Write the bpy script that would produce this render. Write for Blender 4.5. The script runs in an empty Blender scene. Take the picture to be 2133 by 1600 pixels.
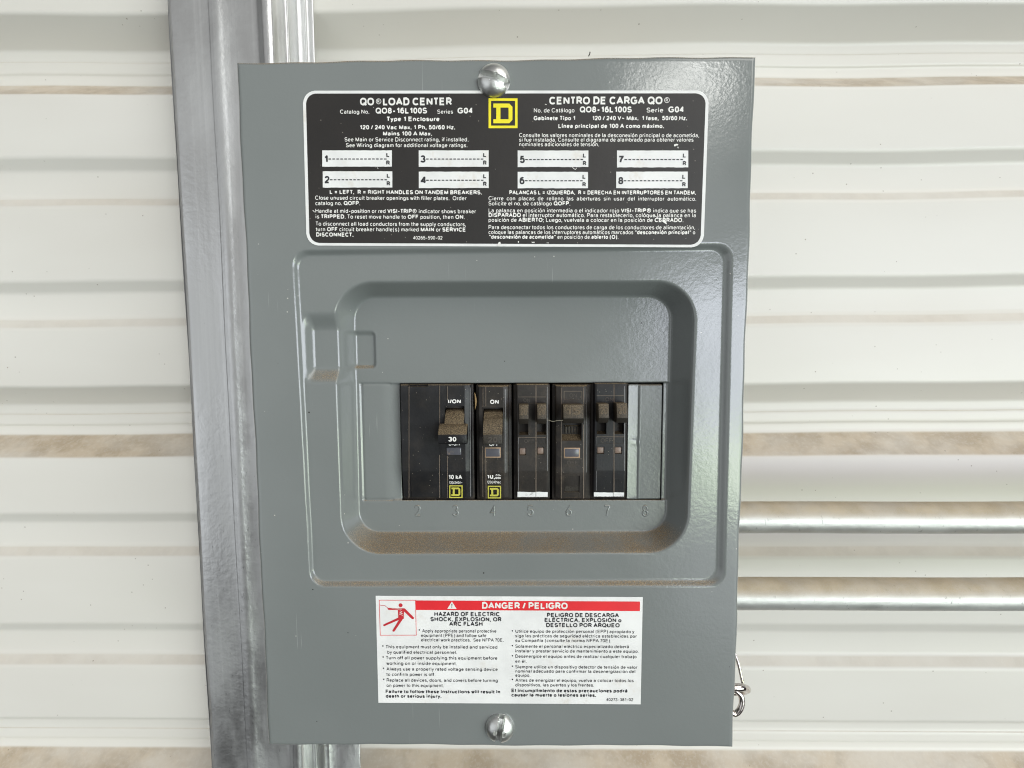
import bpy, bmesh, math, random
import numpy as np
from mathutils import Matrix, Vector

rnd = random.Random(7)
S = bpy.context.scene
C = S.collection

# ------------------------------------------------------------------ camera
# The place is measured in millimetres on the panel: x to the right, y down, d = depth behind the
# front face of the cover (towards the wall).  World: X = x, Y = d, Z = ZC - y  (metres).
K = 0.001
ZC = 1.5
F = 1050.0                                     # focal length in pixels of the 2133 px wide photograph
RX, RY, RZ = 8.17649832e-02, 1.21510982e-02, -4.99194084e-03
CP = np.array([9.73341374, -36.1383565, -228.730657])

def rot3(rx, ry, rz):
    cx, sx, cy, sy, cz, sz = math.cos(rx), math.sin(rx), math.cos(ry), math.sin(ry), math.cos(rz), math.sin(rz)
    X = np.array([[1, 0, 0], [0, cx, -sx], [0, sx, cx]])
    Y = np.array([[cy, 0, sy], [0, 1, 0], [-sy, 0, cy]])
    Z = np.array([[cz, -sz, 0], [sz, cz, 0], [0, 0, 1]])
    return Z @ X @ Y

RC = rot3(RX, RY, RZ)

def W(x, y, d):
    return Vector((x * K, d * K, ZC - y * K))

def px(u, v, d=0.0):
    """millimetre position on the plane at depth d of what the photograph measures at pixel (u, v)"""
    r = RC.T @ np.array([(u - 1066.5) / F, (v - 800.0) / F, 1.0])
    p = CP + r * (d - CP[2]) / r[2]
    return float(p[0]), float(p[1])

cam_d = bpy.data.cameras.new('camera')
cam = bpy.data.objects.new('camera', cam_d)
C.objects.link(cam)
cam_d.sensor_fit = 'HORIZONTAL'
cam_d.sensor_width = 36.0
cam_d.lens = F / 2133.0 * 36.0
cam_d.clip_start = 0.005
cam_d.clip_end = 100.0
def axis(v):                                   # panel axes -> world axes
    return Vector((v[0], v[2], -v[1]))
right, down, fwd = (axis(RC[i]) for i in range(3))
M = Matrix.Identity(4)
for i in range(3):
    M[i][0], M[i][1], M[i][2] = right[i], -down[i], -fwd[i]
M.translation = W(*CP)
cam.matrix_world = M
S.camera = cam

# ------------------------------------------------------------------ world, sun, exposure
SUN_EL, SUN_AZ = 42.0, 48.0                    # azimuth measured to the right of straight out from the wall
world = bpy.data.worlds.new('World')
S.world = world
world.use_nodes = True
def build_world():
    nt = world.node_tree
    N, L = nt.nodes, nt.links
    N.clear()
    out = N.new('ShaderNodeOutputWorld')
    bg = N.new('ShaderNodeBackground')
    L.new(bg.outputs[0], out.inputs[0])
    def math_(op, a, b=None, clamp=False):
        n = N.new('ShaderNodeMath'); n.operation = op; n.use_clamp = clamp
        for i, v in enumerate((a, b)):
            if v is None: continue
            if isinstance(v, (int, float)): n.inputs[i].default_value = v
            else: L.new(v, n.inputs[i])
        return n.outputs[0]
    def ramp(v, a, b):
        n = N.new('ShaderNodeMapRange'); n.interpolation_type = 'SMOOTHSTEP'
        L.new(v, n.inputs[0]); n.inputs[1].default_value = a; n.inputs[2].default_value = b
        return n.outputs[0]
    def mix(f, a, b):
        n = N.new('ShaderNodeMix'); n.data_type = 'RGBA'
        for s, v in ((n.inputs[0], f), (n.inputs[6], a), (n.inputs[7], b)):
            if isinstance(v, tuple): s.default_value = (*v, 1)
            elif isinstance(v, (int, float)): s.default_value = v
            else: L.new(v, s)
        return n.outputs[2]
    tc = N.new('ShaderNodeTexCoord')
    sep = N.new('ShaderNodeSeparateXYZ')
    L.new(tc.outputs['Generated'], sep.inputs[0])
    x, y, z = sep.outputs
    az = math_('ARCTAN2', x, math_('MULTIPLY', y, -1.0))          # radians, + to the right
    sky = N.new('ShaderNodeTexSky'); sky.sky_type = 'NISHITA'; sky.sun_disc = False
    sky.sun_elevation = math.radians(SUN_EL); sky.sun_rotation = math.radians(180 - SUN_AZ)
    sky.dust_density = 2.0
    skyc = N.new('ShaderNodeVectorMath'); skyc.operation = 'SCALE'
    L.new(sky.outputs[0], skyc.inputs[0]); skyc.inputs['Scale'].default_value = 0.14
    def box(v, a0, a1, b0, b1):                                   # soft-edged band, degrees
        r = math.radians
        return math_('MULTIPLY', ramp(v, r(a0), r(a1)), math_('SUBTRACT', 1.0, ramp(v, r(b0), r(b1))))
    el = math_('ARCSINE', z)
    no = N.new('ShaderNodeTexNoise'); no.inputs['Scale'].default_value = 9.0; no.inputs['Detail'].default_value = 5.0
    L.new(tc.outputs['Generated'], no.inputs['Vector'])
    nf = no.outputs[0]
    # daylight outside: thin white cloud over the sky, a belt of sunlit trees, pale ground
    sky_out = mix(0.6, skyc.outputs[0], (16.0, 16.8, 19.0))
    leaf = mix(ramp(nf, 0.40, 0.60), (4.2, 6.0, 3.4), (13.2, 14.6, 12.2))
    ground = mix(ramp(nf, 0.35, 0.7), (1.5, 1.55, 1.65), (2.6, 2.7, 2.9))
    wob = math_('ADD', el, math_('MULTIPLY', math_('SUBTRACT', nf, 0.5), 0.20))
    lo = mix(ramp(wob, math.radians(-19), math.radians(-16)), ground, leaf)
    outdoor = mix(ramp(wob, math.radians(-10), math.radians(-6)), lo, sky_out)
    # the shed's own shaded inside: pale roof and walls, floor, the person holding the phone
    shade = mix(ramp(z, -0.55, 0.22), (0.07, 0.069, 0.067), (0.55, 0.55, 0.545))
    shade = mix(ramp(z, 0.50, 0.80), shade, (0.30, 0.30, 0.30))
    az_abs = math_('ABSOLUTE', az)
    side = mix(math_('SUBTRACT', 1.0, ramp(az_abs, math.radians(40), math.radians(95))), (0.22, 0.22, 0.22), (1.25, 1.25, 1.25))
    sm = N.new('ShaderNodeMix'); sm.data_type = 'RGBA'; sm.blend_type = 'MULTIPLY'; sm.inputs[0].default_value = 1
    L.new(shade, sm.inputs[6]); L.new(side, sm.inputs[7]); shade = sm.outputs[2]
    front = math_('MULTIPLY', box(az, -28, -14, 6, 14), box(el, -70, -50, -24, -10))
    shade = mix(math_('MULTIPLY', front, 0.5), shade, (0.16, 0.16, 0.17))
    dim = mix(ramp(nf, 0.35, 0.65), (0.85, 0.85, 0.85), (1.05, 1.05, 1.05))
    mm = N.new('ShaderNodeMix'); mm.data_type = 'RGBA'; mm.blend_type = 'MULTIPLY'; mm.inputs[0].default_value = 1
    L.new(shade, mm.inputs[6]); L.new(dim, mm.inputs[7])
    gate = math_('MULTIPLY', math_('MULTIPLY', box(az, 13, 20, 62, 72), math_('SUBTRACT', 1.0, math_('MULTIPLY', ramp(az, math.radians(36), math.radians(50)), 0.12))), box(el, -34, -25, 4, 9))
    col = mix(gate, mm.outputs[2], outdoor)
    vent = math_('MULTIPLY', box(az, 10, 14, 19, 23), box(el, 20, 24, 28, 33))
    col = mix(math_('MULTIPLY', vent, ramp(nf, 0.40, 0.55)), col, (22.0, 22.0, 21.0))
    # a paler gap on the far left
    gap = math_('MULTIPLY', box(az, -72, -56, -34, -24), box(el, -34, -16, 6, 18))
    col = mix(gap, col, (1.35, 1.40, 1.45))
    L.new(col, bg.inputs[0])
    bg.inputs[1].default_value = 1.0
build_world()

sun_d = bpy.data.lights.new('sun', 'SUN')
sun_d.energy = 1.5
sun_d.angle = math.radians(40)
sun_d.color = (1.0, 0.96, 0.90)
sun = bpy.data.objects.new('sun', sun_d)
C.objects.link(sun)
_e, _a = math.radians(SUN_EL), math.radians(SUN_AZ)
sdir = Vector((math.cos(_e) * math.sin(_a), -math.cos(_e) * math.cos(_a), math.sin(_e)))
sun.rotation_euler = sdir.to_track_quat('Z', 'Y').to_euler()
sun.location = W(0, 0, 0) + sdir * 3

S.view_settings.view_transform = 'Standard'
S.view_settings.look = 'None'
S.view_settings.exposure = -0.45
S.view_settings.gamma = 1.0
S.view_settings.use_curve_mapping = False
S.render.engine = 'CYCLES'
S.cycles.max_bounces = 8
S.cycles.use_denoising = True
S.cycles.denoising_prefilter = 'NONE'
S.cycles.filter_width = 1.1

# ------------------------------------------------------------------ helpers: objects
def obj(name, me, mat=None, parent=None):
    """link a mesh whose vertices are in world space; move its origin to its parent's or its own base"""
    o = bpy.data.objects.new(name, me)
    C.objects.link(o)
    if mat is not None and not me.materials:
        me.materials.append(mat)
    base = Vector(parent['_base']) if parent is not None and '_base' in parent else None
    if parent is not None:
        o.parent = parent
        o['_base'] = parent['_base']
        me.transform(Matrix.Translation(-base))
    else:
        n = len(me.vertices)
        co = np.empty(n * 3); me.vertices.foreach_get('co', co); co = co.reshape(-1, 3)
        b = Vector(((co[:, 0].min() + co[:, 0].max()) / 2, (co[:, 1].min() + co[:, 1].max()) / 2, co[:, 2].min()))
        me.transform(Matrix.Translation(-b)); o.location = b
        o['_base'] = list(b)
    return o

def tag(o, label, cat, group=None, kind=None):
    o['label'] = label; o['category'] = cat
    if group: o['group'] = group
    if kind: o['kind'] = kind
    return o

def thing(name, label, cat, base, group=None):
    o = bpy.data.objects.new(name, None)
    C.objects.link(o); o.location = base; o['_base'] = list(base); o.empty_display_size = 0.01
    return tag(o, label, cat, group)

def mesh_np(name, co, faces, smooth=None):
    """co in panel mm (x, y, d)"""
    co = np.asarray(co, float)
    w = np.stack([co[:, 0] * K, co[:, 2] * K, ZC - co[:, 1] * K], 1)
    me = bpy.data.meshes.new(name)
    if isinstance(faces, np.ndarray):
        nf, k = faces.shape
        me.vertices.add(len(w)); me.vertices.foreach_set('co', w.ravel())
        me.loops.add(nf * k); me.loops.foreach_set('vertex_index', faces.ravel())
        me.polygons.add(nf); me.polygons.foreach_set('loop_start', np.arange(0, nf * k, k))
        me.update(calc_edges=True)
    else:
        me.from_pydata([tuple(v) for v in w], [], faces)
        me.update()
    me.validate()
    if smooth is not None:
        me.shade_smooth()
        if smooth < 180:
            me.set_sharp_from_angle(angle=math.radians(smooth))
    return me

def grid_mesh(name, X, Y, D, keep=None, smooth=180):
    """X, Y, D arrays of shape (ny, nx); keep = mask of cells (ny-1, nx-1)"""
    ny, nx = X.shape
    idx = np.arange(ny * nx).reshape(ny, nx)
    a, b, c, d = idx[:-1, :-1], idx[:-1, 1:], idx[1:, 1:], idx[1:, :-1]
    f = np.stack([a, d, c, b], -1)
    f = f[keep] if keep is not None else f.reshape(-1, 4)
    co = np.stack([X.ravel(), Y.ravel(), D.ravel()], 1)
    used = np.unique(f)
    remap = -np.ones(len(co), int); remap[used] = np.arange(len(used))
    return mesh_np(name, co[used], remap[f], smooth)

def bm_mesh(name, bm, smooth=None):
    bmesh.ops.recalc_face_normals(bm, faces=bm.faces)
    me = bpy.data.meshes.new(name)
    bm.to_mesh(me); bm.free()
    if smooth is not None:
        me.shade_smooth(); me.set_sharp_from_angle(angle=math.radians(smooth))
    return me

def add_hexa(bm, front, back, bev=0.0, seg=2):
    """front / back: 4 corners (x, y, d) clockwise from top left"""
    v = [bm.verts.new(W(*p)) for p in front] + [bm.verts.new(W(*p)) for p in back]
    fs = [(0, 1, 2, 3), (7, 6, 5, 4), (0, 4, 5, 1), (1, 5, 6, 2), (2, 6, 7, 3), (3, 7, 4, 0)]
    F_ = [bm.faces.new([v[i] for i in f]) for f in fs]
    if bev > 0:
        es = set(e for f in F_ for e in f.edges)
        bmesh.ops.bevel(bm, geom=list(es), offset=bev * K, segments=seg, affect='EDGES', profile=0.5)

def add_box(bm, x0, x1, y0, y1, d0, d1, bev=0.0, seg=2):
    add_hexa(bm, [(x0, y0, d0), (x1, y0, d0), (x1, y1, d0), (x0, y1, d0)],
             [(x0, y0, d1), (x1, y0, d1), (x1, y1, d1), (x0, y1, d1)], bev, seg)

def add_prism_x(bm, x0, x1, prof, bev=0.0, seg=2):
    """profile of (y, d) points swept from x0 to x1"""
    a = [bm.verts.new(W(x0, y, d)) for y, d in prof]
    b = [bm.verts.new(W(x1, y, d)) for y, d in prof]
    n = len(prof)
    F_ = [bm.faces.new(a), bm.faces.new(b[::-1])]
    for i in range(n):
        j = (i + 1) % n
        F_.append(bm.faces.new([a[i], b[i], b[j], a[j]]))
    if bev > 0:
        es = set(e for f in F_ for e in f.edges)
        bmesh.ops.bevel(bm, geom=list(es), offset=bev * K, segments=seg, affect='EDGES', profile=0.5)

def sheet(bm, pts, d):
    bm.faces.new([bm.verts.new(W(x, y, d)) for x, y in pts])

def pxs(bm, pts, d):
    sheet(bm, [px(u, v, d) for u, v in pts], d)

def stroke(bm, pts, w, d, closed=False):
    """flat ribbon of width w (mm) through mm points"""
    for i in range(len(pts) - (0 if closed else 1)):
        (x0, y0), (x1, y1) = pts[i], pts[(i + 1) % len(pts)]
        L = math.hypot(x1 - x0, y1 - y0) or 1e-6
        nx, ny = -(y1 - y0) / L * w / 2, (x1 - x0) / L * w / 2
        ex, ey = (x1 - x0) / L * w / 2, (y1 - y0) / L * w / 2
        dd = d - 0.006 * (i % 5)
        sheet(bm, [(x0 - ex + nx, y0 - ey + ny), (x1 + ex + nx, y1 + ey + ny), (x1 + ex - nx, y1 + ey - ny), (x0 - ex - nx, y0 - ey - ny)], dd)

def round_poly(pts, r, n=6):
    """polygon with its corners rounded; pts in mm"""
    out = []
    m = len(pts)
    for i in range(m):
        p0, p1, p2 = (np.array(pts[(i + k) % m], float) for k in (-1, 0, 1))
        a = (p0 - p1) / np.linalg.norm(p0 - p1); b = (p2 - p1) / np.linalg.norm(p2 - p1)
        for k in range(n + 1):
            t = k / n
            q = (1 - t) ** 2 * (p1 + a * r) + 2 * t * (1 - t) * (p1 + (a + b) * r * 0.12) + t * t * (p1 + b * r)
            out.append((float(q[0]), float(q[1])))
    return out

def catmull(pts, n=8):
    P = [np.array(p, float) for p in pts]
    P = [2 * P[0] - P[1]] + P + [2 * P[-1] - P[-2]]
    out = []
    for i in range(1, len(P) - 2):
        for k in range(n):
            t = k / n
            out.append(0.5 * (2 * P[i] + (P[i + 1] - P[i - 1]) * t + (2 * P[i - 1] - 5 * P[i] + 4 * P[i + 1] - P[i + 2]) * t * t
                              + (3 * P[i] - P[i - 1] - 3 * P[i + 1] + P[i + 2]) * t ** 3))
    out.append(P[-2])
    return out

def tube(name, pts, r, seg=16, n=8, caps=True, smooth=True):
    P = catmull(pts, n) if n > 1 else [np.array(p, float) for p in pts]
    co, faces = [], []
    up = None
    for i, p in enumerate(P):
        t = P[min(i + 1, len(P) - 1)] - P[max(i - 1, 0)]
        t = t / (np.linalg.norm(t) + 1e-12)
        if up is None:
            up = np.array([0, 0, 1.0]) if abs(t[2]) < 0.9 else np.array([1.0, 0, 0])
        a = up - t * up.dot(t); a /= np.linalg.norm(a); up = a
        b = np.cross(t, a)
        rr = r(i / (len(P) - 1)) if callable(r) else r
        for k in range(seg):
            th = 2 * math.pi * k / seg
            co.append(p + rr * (math.cos(th) * a + math.sin(th) * b))
    for i in range(len(P) - 1):
        for k in range(seg):
            q = (k + 1) % seg
            faces.append((i * seg + k, i * seg + q, (i + 1) * seg + q, (i + 1) * seg + k))
    if caps:
        faces.append(tuple(range(seg))[::-1]); faces.append(tuple((len(P) - 1) * seg + k for k in range(seg)))
    return mesh_np(name, np.array(co), faces, 60 if smooth else None)

def join(name, meshes):
    bm = bmesh.new()
    for m in meshes:
        bm.from_mesh(m); bpy.data.meshes.remove(m)
    me = bpy.data.meshes.new(name)
    bm.to_mesh(me); bm.free()
    return me

# ------------------------------------------------------------------ helpers: lettering (a plain grotesque drawn with strokes)
def _A(cx, cy, rx, ry, a0, a1):
    n = max(3, int(abs(a1 - a0) / 20) + 1)
    q = lambda v: math.copysign(abs(v) ** 0.84, v)            # squarish rounds
    return [(cx + rx * q(math.cos(math.radians(a))), cy + ry * q(math.sin(math.radians(a)))) for a in np.linspace(a0, a1, n)]
def _O(cx, cy, rx, ry): return _A(cx, cy, rx, ry, 90, 450)
def _glyph_table():
    x = 0.665
    P = [(0, .64), (0, 1), (.32, 1)] + _A(.32, .735, .25, .265, 90, -90) + [(0, .47)]
    stem = [(0, 0), (0, .70)]
    sU = _A(.3, .745, .27, .255, 25, 270); sL = _A(.3, .245, .3, .245, 90, -160)
    S_ = sU + sL[1:]
    bowl = lambda c: _O(c, x / 2, .24, x / 2)
    arch = lambda x0, w: [(x0, .40)] + _A(x0 + w / 2, .48, w / 2, x - .48, 180, 0) + [(x0 + w, 0)]
    six = [_O(.25, .32, .25, .32), _A(.30, .42, .30, .58, 62, 183)]
    G = {
        'A': (.76, [[(0, 0), (.38, 1), (.76, 0)], [(.13, .32), (.63, .32)]]),
        'B': (.60, [[(0, .66), (0, 1), (.33, 1)] + _A(.33, .755, .22, .245, 90, -90) + [(0, .51)], [(.14, .51), (.35, .51)] + _A(.35, .255, .25, .255, 90, -90) + [(0, 0), (0, .72)]]),
        'C': (.70, [_A(.37, .5, .37, .5, 42, 318)]),
        'D': (.66, [[(0, .5), (0, 1), (.3, 1)] + _A(.3, .5, .36, .5, 90, -90) + [(0, 0), (0, .5)]]),
        'E': (.56, [[(.56, 1), (0, 1), (0, 0), (.57, 0)], [(0, .53), (.52, .53)]]),
        'F': (.53, [[(.53, 1), (0, 1), (0, 0)], [(0, .52), (.46, .52)]]),
        'G': (.74, [_A(.38, .5, .38, .5, 45, 330) + [(.73, .22), (.73, .47), (.4, .47)]]),
        'H': (.64, [[(0, 0), (0, 1)], [(.64, 0), (.64, 1)], [(0, .53), (.64, .53)]]),
        'I': (0, [[(0, 0), (0, 1)]]),
        'J': (.42, [[(.42, 1), (.42, .27)] + _A(.21, .27, .21, .27, 0, -175)]),
        'K': (.64, [[(0, 0), (0, 1)], [(.6, 1), (0, .34)], [(.2, .55), (.64, 0)]]),
        'L': (.50, [[(0, 1), (0, 0), (.5, 0)]]),
        'M': (.76, [[(0, 0), (0, 1)], [(0, 1), (.38, .04), (.76, 1)], [(.76, 1), (.76, 0)]]),
        'N': (.64, [[(0, 0), (0, 1)], [(0, 1), (.64, 0)], [(.64, 0), (.64, 1)]]),
        'O': (.78, [_O(.39, .5, .39, .5)]),
        'P': (.57, [P, stem]),
        'Q': (.78, [_O(.39, .5, .39, .5), [(.44, .30), (.84, -.10)]]),
        'R': (.63, [P, stem, [(.32, .47), (.63, 0)]]),
        'S': (.60, [S_]),
        'T': (.56, [[(0, 1), (.56, 1)], [(.28, 1), (.28, 0)]]),
        'U': (.63, [[(0, 1), (0, .31)] + _A(.315, .31, .315, .31, 180, 360) + [(.63, 1)]]),
        'V': (.70, [[(0, 1), (.35, 0), (.70, 1)]]),
        'W': (1.02, [[(0, 1), (.25, 0), (.51, .95), (.77, 0), (1.02, 1)]]),
        'X': (.66, [[(0, 0), (.66, 1)], [(0, 1), (.66, 0)]]),
        'Y': (.68, [[(0, 1), (.34, .42), (.68, 1)], [(.34, .42), (.34, 0)]]),
        'Z': (.60, [[(.03, 1), (.58, 1), (0, 0), (.6, 0)]]),
        'a': (.46, [_A(.225, .52, .205, x - .52, 165, 0) + [(.43, .12), (.47, 0)], [(.43, .42), (.2, .385)] + _A(.19, .195, .19, .195, 90, 270) + [(.3, .03), (.43, .17)]]),
        'b': (.48, [[(0, 1), (0, 0)], bowl(.24)]),
        'c': (.45, [_A(.24, x / 2, .24, x / 2, 42, 318)]),
        'd': (.48, [[(.48, 1), (.48, 0)], bowl(.24)]),
        'e': (.48, [[(.0, .34), (.46, .34)], _A(.24, x / 2, .24, x / 2, 2, 318)]),
        'f': (.26, [[(.10, 0), (.10, .82)] + _A(.25, .82, .15, .18, 180, 85), [(-.04, x), (.29, x)]]),
        'g': (.48, [bowl(.24), [(.48, x), (.48, -.04)] + _A(.24, -.04, .24, .22, 0, -160)]),
        'h': (.43, [[(0, 0), (0, 1)], arch(0, .43)]),
        'i': (0, [[(0, 0), (0, x)], [(0, .95), (0, 1)]]),
        'j': (.08, [[(.08, x), (.08, -.14)] + _A(-.03, -.14, .11, .11, 0, -95), [(.08, .95), (.08, 1)]]),
        'k': (.42, [[(0, 0), (0, 1)], [(.4, x), (0, .28)], [(.15, .42), (.43, 0)]]),
        'l': (0, [[(0, 0), (0, 1)]]),
        'm': (.74, [[(0, 0), (0, x)], arch(0, .37), arch(.37, .37)]),
        'n': (.43, [[(0, 0), (0, x)], arch(0, .43)]),
        'o': (.50, [_O(.25, x / 2, .25, x / 2)]),
        'p': (.48, [[(0, x), (0, -.27)], bowl(.24)]),
        'q': (.48, [[(.48, x), (.48, -.27)], bowl(.24)]),
        'r': (.24, [[(0, 0), (0, x)], [(0, .40)] + _A(.20, .45, .20, x - .45, 180, 75)]),
        's': (.42, [[(p * .70, q * x) for p, q in S_]]),
        't': (.24, [[(.10, .93), (.10, .15)] + _A(.22, .14, .12, .14, 180, 280), [(-.05, x), (.29, x)]]),
        'u': (.43, [[(0, x), (0, .25)] + _A(.215, .25, .215, .25, 180, 360) + [(.43, .32)], [(.43, x), (.43, 0)]]),
        'v': (.46, [[(0, x), (.23, 0), (.46, x)]]),
        'w': (.70, [[(0, x), (.18, 0), (.35, x), (.52, 0), (.70, x)]]),
        'x': (.44, [[(0, 0), (.44, x)], [(0, x), (.44, 0)]]),
        'y': (.46, [[(0, x), (.24, .02)], [(.46, x), (.20, -.14), (.10, -.27), (.01, -.26)]]),
        'z': (.42, [[(.02, x), (.41, x), (0, 0), (.42, 0)]]),
        '0': (.50, [_O(.25, .5, .25, .5)]),
        '1': (.30, [[(.02, .76), (.16, .83), (.28, 1), (.28, 0)]]),
        '2': (.50, [_A(.25, .71, .24, .29, 172, -30) + [(.02, .08), (0, 0), (.5, 0)]]),
        '3': (.50, [_A(.24, .755, .215, .245, 165, -90), _A(.24, .255, .26, .255, 90, -165)]),
        '4': (.52, [[(.39, 0), (.39, 1), (0, .28), (.53, .28)]]),
        '5': (.50, [[(.46, 1), (.09, 1), (.03, .5)] + _A(.24, .325, .26, .325, 140, -162)]),
        '6': (.50, six),
        '7': (.50, [[(0, 1), (.5, 1), (.26, .5), (.17, 0)]]),
        '8': (.50, [_O(.25, .75, .205, .25), _O(.25, .255, .25, .255)]),
        '9': (.50, [[(.5 - p, 1 - q) for p, q in s] for s in six]),
        '.': (0, [[(0, -.0), (0, .03)]]), ',': (0, [[(.0, .10), (-.07, -.22)]]), ':': (0, [[(0, 0), (0, .03)], [(0, .62), (0, .66)]]),
        ';': (0, [[(.0, .10), (-.07, -.22)], [(0, .62), (0, .66)]]),
        '/': (.28, [[(0, -.02), (.28, 1.02)]]), '-': (.32, [[(0, .36), (.32, .36)]]), '=': (.55, [[(0, .24), (.55, .24)], [(0, .66), (.55, .66)]]),
        '~': (.5, [[(0, .38), (.13, .47), (.25, .43), (.37, .38), (.5, .47)]]),
        '(': (.2, [_A(.3, .36, .28, .66, 118, 242)]), ')': (.2, [_A(-.1, .36, .28, .66, -62, 62)]), '"': (.2, [[(0, 1), (0, .72)], [(.2, 1), (.2, .72)]]),
    }
    for c, b in zip('áéíóú', 'aeiou'):
        w, s = G[b]; s = [q for q in s if q != [(0, .95), (0, 1)]]
        G[c] = (w, s + [[(w / 2 - .04, .87), (w / 2 + .09, 1.05)]])
    w, s = G['n']; G['ñ'] = (w, s + [[(.06, .88), (.16, .95), (.28, .88), (.38, .95)]])
    for c, b in zip('ÁÉÍÓÚ', 'AEIOU'):
        w, s = G[b]; G[c] = (w, s + [[(w / 2 - .06, 1.13), (w / 2 + .1, 1.32)]])
    return G
GLYPH = _glyph_table()
def ribbon_pts(pts, w):
    """mitred outline of an open polyline -> (left side, right side)"""
    P = np.array(pts, float)
    t = np.diff(P, axis=0); L = np.linalg.norm(t, axis=1, keepdims=True); t = t / np.maximum(L, 1e-9)
    n = np.stack([-t[:, 1], t[:, 0]], 1)
    closed = np.linalg.norm(P[0] - P[-1]) < 1e-6
    m = np.empty_like(P)
    for i in range(len(P)):
        a = n[i - 1] if i > 0 else (n[-1] if closed else n[0])
        b = n[i] if i < len(n) else (n[0] if closed else n[-1])
        s = a + b; k = s.dot(s)
        m[i] = s * min(2 / max(k, 1e-6), 1.6 if k < 1.2 else 9)
    if not closed:                                   # butt ends run on by nothing; single dots get length from their points
        pass
    return P + m * w / 2, P - m * w / 2
_gc = {}
def glyph_mesh(ch, wt, sx):
    k = (ch, wt)
    if k in _gc: return _gc[k]
    if ch == '\u00ae':
        V, Fc, Z = [], [], []; n = 0
        strokes = [[(.45 + .45 * math.cos(a), .5 + .45 * math.sin(a)) for a in np.linspace(0, 2 * math.pi, 19)]]
        strokes += [[(.27 + p * .5, .27 + q * .46) for p, q in s] for s in GLYPH['R'][1]]
        w, ww = .9, [wt * 0.62] * len(strokes)
    else:
        w, strokes = GLYPH[ch]; ww = [wt] * len(strokes)
        strokes = [[(p * sx, wt / 2 + q * (1 - wt)) for p, q in s] for s in strokes]
        w *= sx
        if ch in '.:;,i\u00edj':
            strokes = [[(p, q - wt / 2 if i == 0 else q + wt * .25) for i, (p, q) in enumerate(sorted(s, key=lambda c: c[1]))] if len(s) == 2 and abs(s[0][1] - s[1][1]) < .14 else s for s in strokes]
    cut, cw = [], []
    for s, q in zip(strokes, ww):                      # break strokes at sharp corners so that they keep their full width
        P = [np.array(p, float) for p in s]; cur = [P[0]]
        for i in range(1, len(P) - 1):
            a, b = P[i] - P[i - 1], P[i + 1] - P[i]
            a = a / (np.linalg.norm(a) + 1e-9); b = b / (np.linalg.norm(b) + 1e-9)
            if a.dot(b) < -0.15:
                cut.append(cur + [P[i] + a * q * 0.30]); cw.append(q); cur = [P[i] - b * q * 0.30]
            else:
                cur.append(P[i])
        cut.append(cur + [P[-1]]); cw.append(q)
    strokes, ww = cut, cw
    V, Fc, Z = [], [], []; n = 0
    for i, s in enumerate(strokes):
        a, b = ribbon_pts(s, ww[i])
        m = len(s)
        V.append(a); V.append(b); Z += [i] * (2 * m)
        Fc += [(n + j, n + j + 1, n + m + j + 1, n + m + j) for j in range(m - 1)]
        n += 2 * m
    _gc[k] = (w, np.concatenate(V), Fc, np.array(Z, float))
    return _gc[k]
REG_W, BOLD_W = 0.150, 0.228
_cap = 1.0
_ROUND_L, _ROUND_R = set('CGOQcdegoqsSa0235689óéáÓ('), set('BDOPQSbopsceCGS0235689óéÓ)')
_DIAG_L, _DIAG_R = set('AVWXYTvwxyZzJtf/74Á'), set('AFLTVWXYKRrkvwxyfztLZ7/4Á')
def layout(text, bold=False):
    """'**' toggles bold; returns outline points in units of the capital height, faces and stroke order"""
    x = 0.0; V, Fc, Z = [], [], []; n = 0
    for i, seg in enumerate(text.split('**')):
        if not seg: continue
        b = bold != (i % 2 == 1)
        wt, sb, sx = (BOLD_W, .085, .97) if b else (REG_W, .105, 1.0)
        for ch in seg:
            if ch in ' \u00a0':
                x += .34; continue
            w, v, f, z = glyph_mesh(ch, wt, sx)
            kl = .58 if ch in _ROUND_L else .15 if ch in _DIAG_L else 1.0
            kr = .58 if ch in _ROUND_R else .15 if ch in _DIAG_R else 1.0
            v = v.copy(); v[:, 0] += x + sb * kl + wt / 2
            V.append(v); Z.append(z); Fc += [tuple(j + n for j in q) for q in f]; n += len(v)
            x += w + wt + sb * (kl + kr)
    return np.concatenate(V), Fc, np.concatenate(Z)
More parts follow.
